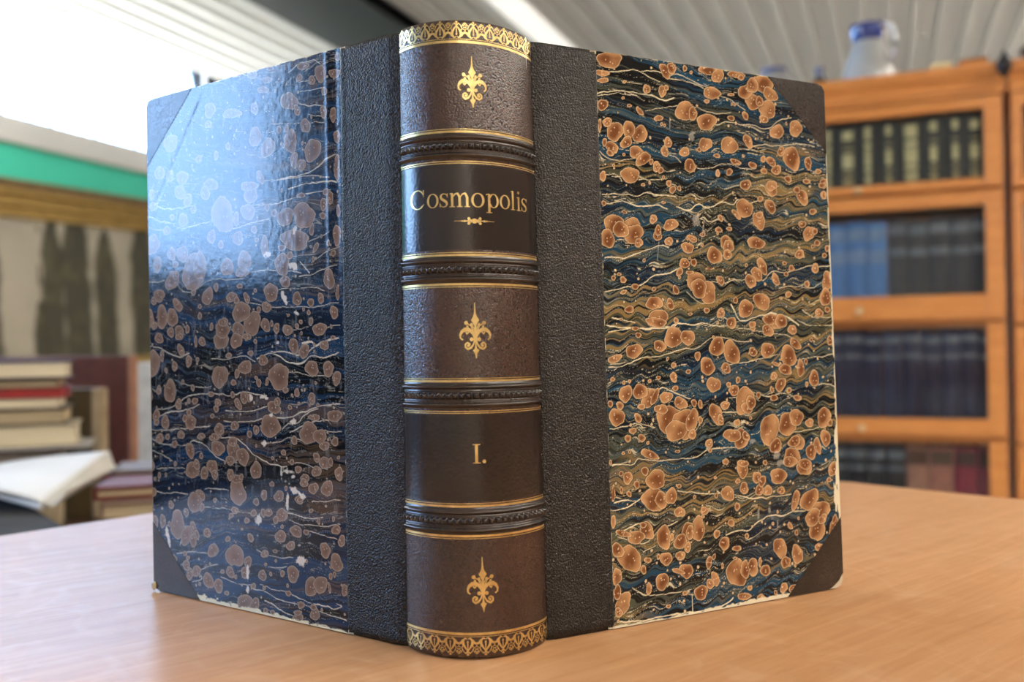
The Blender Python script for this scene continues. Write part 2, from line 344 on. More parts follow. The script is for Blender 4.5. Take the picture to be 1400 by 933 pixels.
# marbling laid out in mm on each cover: x, y, half-axes, angle
STONES_L = """44.5,241.0,3.8,3.3,77 78.1,244.2,3.4,1.4,-168 54.0,219.5,3.5,2.8,64 49.9,208.1,5.3,4.7,99 57.5,241.4,2.0,1.7,-171 49.8,238.9,2.2,1.9,-157 64.1,232.0,5.6,3.8,-163 59.2,227.3,2.8,1.7,54
42.3,232.8,2.0,1.6,69 36.1,239.5,3.3,2.0,-164 86.5,219.3,5.0,3.8,95 78.2,213.1,4.5,4.4,155 63.5,213.9,5.3,4.0,69 61.3,205.1,3.4,2.7,79 56.8,202.4,2.8,2.5,-141 83.7,200.1,3.6,2.1,61
91.3,196.9,5.6,2.3,-172 118.5,200.8,5.6,2.6,-172 149.6,208.7,3.1,2.7,69 139.8,206.7,4.3,3.5,-163 157.8,211.3,3.9,3.5,172 86.7,232.5,3.0,2.3,78 102.5,232.8,6.7,2.2,-170 118.2,236.9,4.2,3.6,-144
148.6,225.2,5.3,4.5,167 105.6,217.6,1.9,1.7,58 42.9,223.9,2.8,2.0,81 35.3,211.9,2.6,2.0,80 35.5,198.4,5.4,1.8,90 70.9,220.3,1.8,1.5,74 88.0,248.4,3.3,1.8,-165 119.5,230.2,2.6,1.9,-163
114.2,214.3,2.3,1.7,83 80.8,240.2,4.2,1.4,-169 127.0,214.4,2.4,1.9,-162 97.7,250.6,3.1,1.2,-180 65.8,219.9,1.8,1.5,75 54.9,246.1,3.9,1.4,-174 34.2,246.2,1.9,1.6,-143 75.9,249.1,2.5,1.0,-176
37.4,221.7,3.1,1.8,87 90.3,193.3,4.9,4.3,-156 135.8,195.2,3.3,3.0,130 141.8,199.7,4.3,3.5,-165 110.3,185.4,8.7,7.8,72 118.5,175.6,3.4,2.9,83 92.4,185.1,4.8,3.8,-167 100.6,182.6,3.3,1.9,89
139.7,185.5,3.9,3.1,-168 152.8,181.5,2.8,2.2,-169 164.5,175.3,5.5,5.2,119 160.9,165.0,4.0,3.6,82 149.4,169.4,3.8,3.0,53 140.7,168.8,4.6,4.1,-141 132.5,159.4,9.8,7.6,135 127.6,162.1,7.3,4.5,90
149.1,156.0,5.7,4.3,160 146.3,158.6,2.5,2.3,-163 160.1,149.0,4.7,3.1,-173 164.4,146.4,2.1,2.0,-168 145.1,143.7,4.0,2.6,37 168.2,137.8,4.8,3.7,82 157.8,138.2,6.7,3.8,91 149.6,137.6,4.9,3.9,64
144.2,130.4,3.5,3.0,-179 137.8,131.4,2.2,1.5,92 122.1,147.0,4.4,3.8,134 115.7,151.2,2.1,1.7,88 107.5,160.3,4.4,4.2,55 104.5,145.9,3.8,2.4,-177 111.8,171.3,2.1,1.9,-162 99.4,173.3,3.6,3.3,73
95.3,162.3,4.9,4.4,-167 97.0,157.3,4.4,2.6,-176 88.3,176.4,2.1,1.8,-166 81.3,168.2,4.7,2.7,90 86.7,171.5,1.4,1.1,-170 98.0,138.6,6.4,4.5,180 94.0,145.0,2.7,1.8,59 110.9,134.2,3.4,2.2,-178
111.6,130.5,5.5,3.7,-179 90.5,132.9,5.9,5.3,116 100.4,130.2,4.4,3.7,-179 80.8,140.2,3.1,2.4,-177 81.5,132.0,3.3,2.8,60 77.6,146.8,4.7,4.0,179 85.9,139.3,1.6,1.3,90 77.4,132.6,1.4,1.0,91
74.3,130.4,2.5,1.8,91 119.6,132.2,1.9,1.4,91 67.2,129.5,3.2,2.4,178 67.7,180.3,5.4,3.9,175 55.8,179.8,6.9,5.4,-168 61.9,169.5,9.4,4.3,-168 51.1,173.2,2.8,1.4,106 70.0,166.6,2.4,1.4,-174
70.1,159.2,4.9,4.7,-142 65.0,162.8,2.0,1.7,-170 68.3,151.3,3.5,2.5,-175 60.9,143.3,3.0,2.9,150 52.4,141.2,2.1,1.7,-176 46.2,142.8,2.4,1.9,89 41.1,150.9,4.3,3.3,76 43.7,183.6,3.0,1.9,88
44.3,178.7,1.9,1.4,-170 39.9,186.1,2.7,2.0,85 42.2,188.8,1.9,1.5,-165 48.8,165.1,2.5,1.3,122 38.4,136.4,2.7,2.4,71 47.2,129.4,4.3,2.7,-179 36.1,169.5,4.4,2.4,90 35.0,179.9,2.7,1.1,90
52.4,132.9,1.8,1.4,91 53.7,136.9,1.1,1.1,81 56.9,138.4,0.9,0.8,-171 61.2,131.1,1.3,1.3,-174 58.7,132.9,1.1,1.0,-173 50.4,160.2,1.2,0.9,89 74.7,182.7,1.9,1.7,-146 128.2,137.7,1.7,1.5,89
79.3,185.7,1.8,1.5,78 163.4,194.9,3.3,2.4,-169 131.7,190.1,2.4,1.9,-167 122.7,197.2,3.5,3.2,62 164.5,201.0,2.5,2.3,58 148.3,187.8,1.8,1.6,-160 132.7,149.4,1.8,1.5,-174 66.6,136.1,1.0,0.7,-178
38.3,161.9,1.5,1.4,73 101.2,144.2,2.0,1.6,-176 151.0,130.2,2.8,2.4,-180 41.2,166.6,1.5,0.9,89 57.5,188.9,2.8,1.1,-173 88.1,148.2,1.1,0.9,-174 164.3,134.0,2.3,2.2,-179 146.4,164.1,2.5,1.6,-175
36.1,144.9,3.4,1.1,91 98.8,150.8,2.2,1.1,-177 128.1,142.3,1.4,1.1,-177 166.2,114.3,7.0,5.7,114 170.1,97.9,3.9,3.3,99 152.4,100.9,6.2,4.3,106 143.2,121.2,3.3,2.3,55 137.2,115.8,2.8,2.4,114
148.3,113.3,2.5,2.1,95 160.6,127.4,3.5,2.6,-180 158.3,118.6,3.2,1.5,92 161.3,101.2,2.4,1.9,96 144.2,127.9,3.1,1.7,-179 126.8,125.3,2.5,2.2,-146 112.8,125.4,5.1,4.1,-180 101.9,125.3,4.0,3.7,178
94.4,127.0,3.3,1.5,-179 114.0,108.3,5.7,5.4,167 95.9,112.8,4.4,3.2,178 101.6,109.8,2.1,1.7,94 83.5,116.0,2.8,2.7,169 88.6,124.7,1.2,1.1,178 91.9,119.3,1.9,1.3,180 107.3,118.3,2.2,1.3,180
73.2,108.5,6.9,5.7,165 104.3,105.6,1.8,1.5,175 86.7,105.6,1.8,1.7,105 88.4,107.9,1.1,0.9,176 96.7,98.7,3.0,2.8,163 92.9,98.6,2.2,1.8,173 101.2,95.5,3.1,2.0,43 105.0,99.8,1.6,1.5,162
115.8,95.9,2.3,1.9,174 117.1,92.9,1.9,1.6,168 57.0,119.9,3.8,2.6,140 63.4,122.2,3.9,2.7,71 44.4,122.3,2.5,2.2,180 52.3,112.3,4.1,3.3,177 42.3,112.1,3.6,2.9,115 37.4,108.1,3.1,2.4,93
61.8,101.5,1.8,1.7,104 52.6,99.1,2.6,2.1,82 69.1,102.6,1.8,1.4,176 74.5,97.2,2.1,2.0,155 76.8,94.5,4.5,2.6,-173 66.4,94.9,1.3,1.1,171 51.3,90.9,3.5,1.4,178 39.0,92.0,4.7,2.3,177
54.8,83.9,5.7,4.7,-176 48.1,82.8,4.0,3.2,171 45.3,78.7,2.9,2.0,173 38.9,80.9,2.1,1.9,160 79.4,86.1,6.9,4.8,175 89.0,83.9,2.2,2.0,156 93.5,81.8,1.8,1.6,160 63.9,80.3,2.0,1.9,145
70.9,74.5,1.6,1.4,166 50.2,73.5,2.2,2.0,-158 44.7,71.5,4.0,2.6,173 41.7,72.0,1.9,1.4,97 36.9,67.3,2.8,2.5,107 50.3,67.4,3.1,2.2,171 61.7,67.5,2.0,1.7,163 65.7,70.6,1.6,1.2,170
57.6,64.0,3.0,1.7,173 89.4,65.4,4.0,3.7,88 145.7,94.4,2.7,2.5,104 132.8,96.3,2.2,1.7,175 137.4,96.2,1.4,1.1,96 137.7,90.6,2.0,1.5,173 136.7,85.8,4.6,3.4,174 140.9,87.6,1.9,1.7,162
156.6,85.1,3.4,3.2,136 163.9,88.4,3.4,2.4,122 170.2,87.9,2.6,2.0,174 163.7,84.9,2.0,1.6,171 161.3,76.8,3.1,2.5,170 154.9,77.9,1.6,1.5,123 149.3,74.5,2.3,1.7,172 144.2,79.4,2.7,2.1,-179
137.1,72.0,4.0,3.0,74 135.7,62.5,5.2,3.9,-177 132.4,65.4,2.9,2.2,70 128.7,69.8,1.5,1.4,116 120.6,65.0,3.8,3.5,-161 119.0,61.4,2.5,2.2,125 126.6,61.6,3.4,2.6,98 169.5,62.7,3.8,2.7,164
149.0,64.8,1.4,1.0,97 118.8,79.3,3.5,1.9,176 116.3,74.2,4.7,3.7,-177 115.0,83.2,3.7,2.7,174 103.9,85.3,3.0,2.0,175 105.0,73.3,5.3,4.1,55 98.5,71.1,4.4,3.8,64 107.4,68.8,3.2,2.2,172
105.5,77.7,3.6,2.1,175 103.1,60.4,4.5,1.8,175 107.5,62.2,2.7,2.4,122 120.6,99.9,2.1,1.4,177 134.5,102.8,1.7,1.4,97 155.3,111.1,1.4,1.1,95 142.0,105.4,1.4,1.1,95 128.5,79.3,3.0,1.5,176
120.0,89.4,1.6,1.1,175 81.1,106.3,1.8,1.0,92 131.5,125.3,2.7,1.1,92 162.1,58.1,1.6,1.2,98 156.7,58.8,1.1,1.0,115 78.2,71.6,1.0,0.8,168 37.0,74.2,0.9,0.8,147 48.8,96.4,1.0,0.9,97
165.8,56.2,1.1,0.9,156 99.8,61.6,1.6,1.4,150 130.5,116.5,1.4,1.1,179 39.2,125.6,1.5,0.8,-179 102.4,54.3,5.9,5.7,-146 168.6,49.5,3.7,2.7,-176 171.3,45.0,2.6,2.1,104 134.1,46.8,6.0,4.5,-175
129.6,51.0,3.4,2.2,28 128.7,45.0,2.0,1.7,120 153.0,44.2,2.2,2.0,54 167.0,34.3,3.6,3.1,154 159.9,35.4,3.3,2.5,102 141.1,41.4,2.2,2.0,127 147.9,34.6,7.0,5.7,84 141.2,30.1,5.7,3.6,119
135.6,34.5,3.2,2.2,61 135.8,28.4,3.2,2.8,124 132.9,31.4,2.7,1.4,64 125.3,33.1,2.9,2.1,165 119.0,49.2,1.4,1.1,165 121.0,25.1,4.1,3.1,161 105.1,24.4,6.2,5.3,170 96.0,22.6,3.2,2.2,122
98.0,17.6,3.2,2.5,158 107.4,43.0,1.6,1.2,167 96.4,41.7,1.8,1.4,162 93.9,34.0,2.3,1.7,25 110.0,31.7,1.9,1.3,162 141.6,15.5,2.9,2.5,130 139.0,11.6,3.0,2.6,120 133.7,13.7,3.3,2.5,161
124.9,10.3,4.2,3.4,43 117.4,8.8,3.6,3.1,124 108.6,16.3,3.0,2.5,-170 140.2,19.3,1.5,1.0,167 142.4,21.2,1.6,1.1,167 89.7,50.9,2.0,1.7,151 84.3,54.4,2.3,2.1,115 91.6,45.6,2.0,1.6,163
85.0,46.3,2.0,1.5,99 81.3,46.7,2.5,1.7,170 74.4,54.7,3.5,2.4,170 72.7,46.4,3.7,3.1,155 61.3,54.2,2.8,1.8,171 73.8,36.7,3.7,2.7,176 63.6,40.1,3.9,2.5,175 67.2,33.3,2.8,2.0,164
57.2,40.3,1.8,1.2,168 45.7,33.7,3.3,3.2,144 39.1,29.1,3.8,3.6,96 39.0,43.2,2.8,1.9,169 35.8,38.8,2.6,2.0,103 58.2,61.9,2.4,2.0,161 52.4,59.9,3.1,2.4,167 44.0,60.5,3.7,3.2,157
54.0,50.0,1.4,0.9,170 49.3,45.9,1.4,1.0,101 84.4,27.7,2.6,1.8,165 86.2,17.7,2.8,2.3,152 72.8,20.3,1.6,1.3,149 80.6,19.0,1.0,0.9,138 66.0,20.9,4.0,3.5,54 54.4,16.9,4.6,3.8,111
48.9,18.5,4.3,3.7,138 43.5,17.9,2.3,0.9,80 42.6,22.9,1.4,1.2,117 40.3,24.0,1.4,0.9,99 92.5,12.0,1.8,1.3,162 69.2,11.9,1.9,1.2,165 61.1,7.9,2.4,1.4,167 52.5,5.2,2.9,2.6,135
53.4,8.0,2.0,1.3,163 98.9,3.8,5.4,3.5,164 91.8,3.7,3.7,2.6,130 111.4,6.2,1.7,1.1,166 63.4,1.7,3.6,1.9,167 84.4,2.0,1.5,1.2,152 34.4,18.1,2.8,1.8,98 114.3,15.9,1.4,1.1,160
104.7,14.6,1.1,0.9,130 104.6,45.7,2.5,1.7,168 72.6,41.2,1.1,0.9,143 60.8,54.2,2.0,1.0,173 69.6,15.3,1.0,0.8,148 150.8,17.9,2.0,1.6,30 77.5,29.7,1.6,0.9,-178 77.1,25.4,0.9,0.7,157
85.2,12.1,1.1,0.9,126 40.5,47.7,1.3,0.8,95 76.7,43.9,1.9,1.7,146 69.7,58.6,1.3,0.9,97 78.9,59.8,1.6,1.3,166 170.2,39.4,2.0,1.6,164 44.9,52.8,0.7,0.6,153 99.8,37.4,0.9,0.6,169
83.9,23.1,1.0,0.7,164 131.5,7.7,1.0,0.9,143 160.3,41.8,0.8,0.6,164 57.4,27.7,1.0,0.8,118 61.7,34.1,0.9,0.5,169 154.8,34.5,1.6,1.0,97 63.3,4.2,2.5,1.2,168 79.7,1.8,1.6,1.2,157
131.8,19.7,0.7,0.6,158"""
WEAR_L = """156.8,31.2,3.1,1.5,94 155.0,25.9,4.6,1.5,75 156.4,21.1,1.6,1.3,105 64.2,57.9,4.1,1.7,-166 59.3,55.9,3.2,1.5,-168 68.8,52.7,4.2,1.0,92 96.4,17.8,4.3,1.0,92 96.6,9.9,1.8,1.1,96
88.3,43.2,3.0,2.6,118 60.9,27.2,3.1,2.6,147 79.3,164.1,2.6,1.8,-174 63.1,158.1,3.4,2.1,-167 69.4,144.3,3.8,1.7,60 61.6,137.0,2.3,0.9,-159 61.8,174.1,2.8,1.2,106 55.7,156.9,5.0,0.3,43
83.8,99.2,2.3,1.0,178 81.8,98.5,1.5,0.7,178 64.6,88.7,2.2,1.5,175 83.8,78.0,1.7,1.5,157 78.8,91.1,1.5,1.0,176 92.4,98.6,1.5,1.3,100 65.1,64.0,1.4,0.8,173 72.6,65.2,2.8,0.7,92
69.1,66.2,4.0,1.1,-178 73.9,123.8,1.4,1.0,-180"""
LINES_L = [
(0.31, "64.3,244.7 57.3,247.3 48.6,247.4 43.9,245.1 40.2,244.7"),
(0.36, "59.5,240 51.7,239.3 46.9,241.1"),
(0.31, "57.6,235.4 48.9,234.6 42.3,234.5"),
(0.41, "59.2,230.1 51.9,228.2 43.3,226.8"),
(0.21, "51.1,220.4 42.6,219.1"),
(0.21, "52,224 43.4,222"),
(0.46, "70.3,197.8 55.4,198.1 46.7,200.5 41,203.8 35.4,204.4"),
(0.31, "80.6,197.9 63.3,197.3 50.6,196.8 40.2,194.9"),
(0.51, "65.4,192.9 52.6,193.6 41.2,193.3 34.7,192.5"),
(0.21, "75.9,223.9 57.9,221.1"),
(0.26, "98.7,251.5 88,247.7 79.6,244.3"),
(0.41, "162.1,195.1 153.2,192.6 140.8,191.8 129.9,192.6"),
(0.41, "170,191.1 158.4,186.8 149.6,184.8 142.2,181.8 131.3,182 119.5,182.8"),
(0.41, "106,177.9 98.2,178.7 87.4,179.6 78.9,180.2"),
(0.36, "89.3,188.1 75.7,186.7 62.5,188.2 53.6,189.3 39.4,189.5"),
(0.31, "92.2,156.3 83.6,157.2 73.2,156.6 65.2,156.1 58.2,154.3"),
(0.26, "145.4,154.6 140.6,150.5 133.3,149.8 126.1,152.9 117.9,155.1 106.5,154.1 96.5,154.3"),
(0.26, "170.9,156.8 161.8,156.3 155.4,157.1"),
(0.21, "72.4,148 63.3,147.9 51.6,148.1 44,146"),
(0.31, "59.3,153 51.5,153.6 44.7,155.6 36.3,156.7"),
(0.21, "51.4,158.7 46.5,161.1 39.9,163.4 35.3,164.1"),
(0.26, "77.7,139.7 69.5,140.1 59.5,139.4 46,139.6 35.7,140.9"),
(0.41, "43.4,129.3 37.7,130.8 35,131.1"),
(0.21, "53.1,167.8 47.3,169.4 40.7,170.9"),
(0.26, "91.4,142.4 84,141.7"),
(0.21, "63.7,129.4 53.9,130.6"),
(0.26, "170.2,185.4 162.4,182.7 156,181.8"),
(0.46, "171.8,123.9 161.4,123 153.8,120.2 143.9,117.8 136.5,120"),
(0.72, "78.2,119.9 69.9,119.8 63.9,118.7 59,118 54.1,120 49.2,122.7"),
(1.23, "57.9,123.5 52,124.1 50.2,122.1 44.4,124 36,125.2"),
(0.62, "87.7,116.7 80.3,118.8 75.1,118.8 67,115.2 59.1,114.5 52.2,118 45.5,116.6 36.1,119.2"),
(0.31, "119.9,116.9 106.3,116.8 97.4,118.2 88.8,115.7"),
(0.46, "163.5,91.6 153.3,91.9 144.4,96 138.2,98.5 121.5,100.3 106.7,99.4 97.8,101.4 89.1,100.1 81.7,99.9"),
(0.46, "162.3,87.7 152.1,90.4 142.1,91.4 133.5,93.2 129.3,94.8"),
(0.41, "110.2,92.3 102.4,92.2 95.8,92 89.3,92.9 80.8,95.3"),
(0.36, "111.5,87.1 97,87.6 87.3,88.7 81.9,90.3"),
(0.46, "75.7,90.1 67.5,90 58.5,93.1 50.7,94.7 43.1,96.6 35.6,97.4"),
(0.62, "66.7,83.8 60.6,86.1 54.7,88.4 48.9,89.3 42.3,89.8"),
(0.36, "71.7,85 67.6,87.2 61.6,88.1 56.6,92.4 48.8,94.4"),
(0.41, "172.3,81 159.9,81.1 147.3,82 135,83.2 121.9,84.5"),
(0.36, "171.7,78.6 161.4,74.3 150,74.1 140.1,74.6 133.9,77.1 125.6,75.3 119.9,71.1 111.9,68.5 102.9,68.3"),
(0.46, "113.9,79.6 102.7,79.3 95.1,75.3 89.8,72 82.4,69.6 76.2,68.5 69,68.3"),
(0.31, "68,70.1 59,70.3 51.2,69 43.6,69.2"),
(0.26, "171.9,71 162.8,69.5 151.4,66.2"),
(0.36, "83.3,78.1 73.9,79.2 65.7,81.7 58.8,79.9"),
(0.36, "48,85.9 42.4,85.1 34.9,85.4"),
(0.26, "164.3,61.5 152.8,62.6 141.6,62.9"),
(0.21, "68.1,110.3 61.1,110.7 54.3,109 45.7,109.1 39.1,110.5"),
(0.26, "142.9,105.3 132.1,103.2 120.3,103.3"),
(0.36, "165.9,50.1 156.9,49.6 148.1,50.7 139.4,50.6"),
(0.36, "126.2,53.9 116.8,55 108.9,54.5"),
(0.41, "69.5,47.8 61.4,47.1 55.6,46.6 46.9,47.8"),
(0.31, "68.5,44.7 60.5,43.4 50.8,43.7 36.6,45.7"),
(0.31, "55.7,40.8 47,40.3 38.6,38.9"),
(0.36, "136.9,8.1 129.6,11 131.9,14.1 122.4,17.9 117.7,18.8"),
(0.31, "82.4,22.1 75.1,22.6 70,24"),
(0.41, "84.9,6.2 78.6,5.3 72.4,3.4 66.4,2.6"),
(0.46, "67.2,11.8 57.3,9.8 47.6,9.9 41,9.2 36.4,10.9 39.1,11.5"),
(0.36, "93.3,10.7 83.7,10.2 76.4,8.4 68.3,8.2 56.4,7.9 46.7,6.6 33.7,5.3"),
(0.26, "115.5,13.2 104.3,11.7 93.3,12.5"),
(0.26, "148.9,20.4 136.5,22.6 124.6,23.2"),
(0.26, "89.7,28.7 79.1,27.1 65.8,28"),
(0.31, "53.5,54 43.9,54.8 36.4,56.4"),
(0.26, "127.6,45.1 114.7,45.9 103.5,45.4 92.5,45.3"),
(0.51, "146.3,25 143.6,30.2 141.7,35"),
(0.26, "87.9,13.2 77.4,12.5 67.2,12.2"),
]
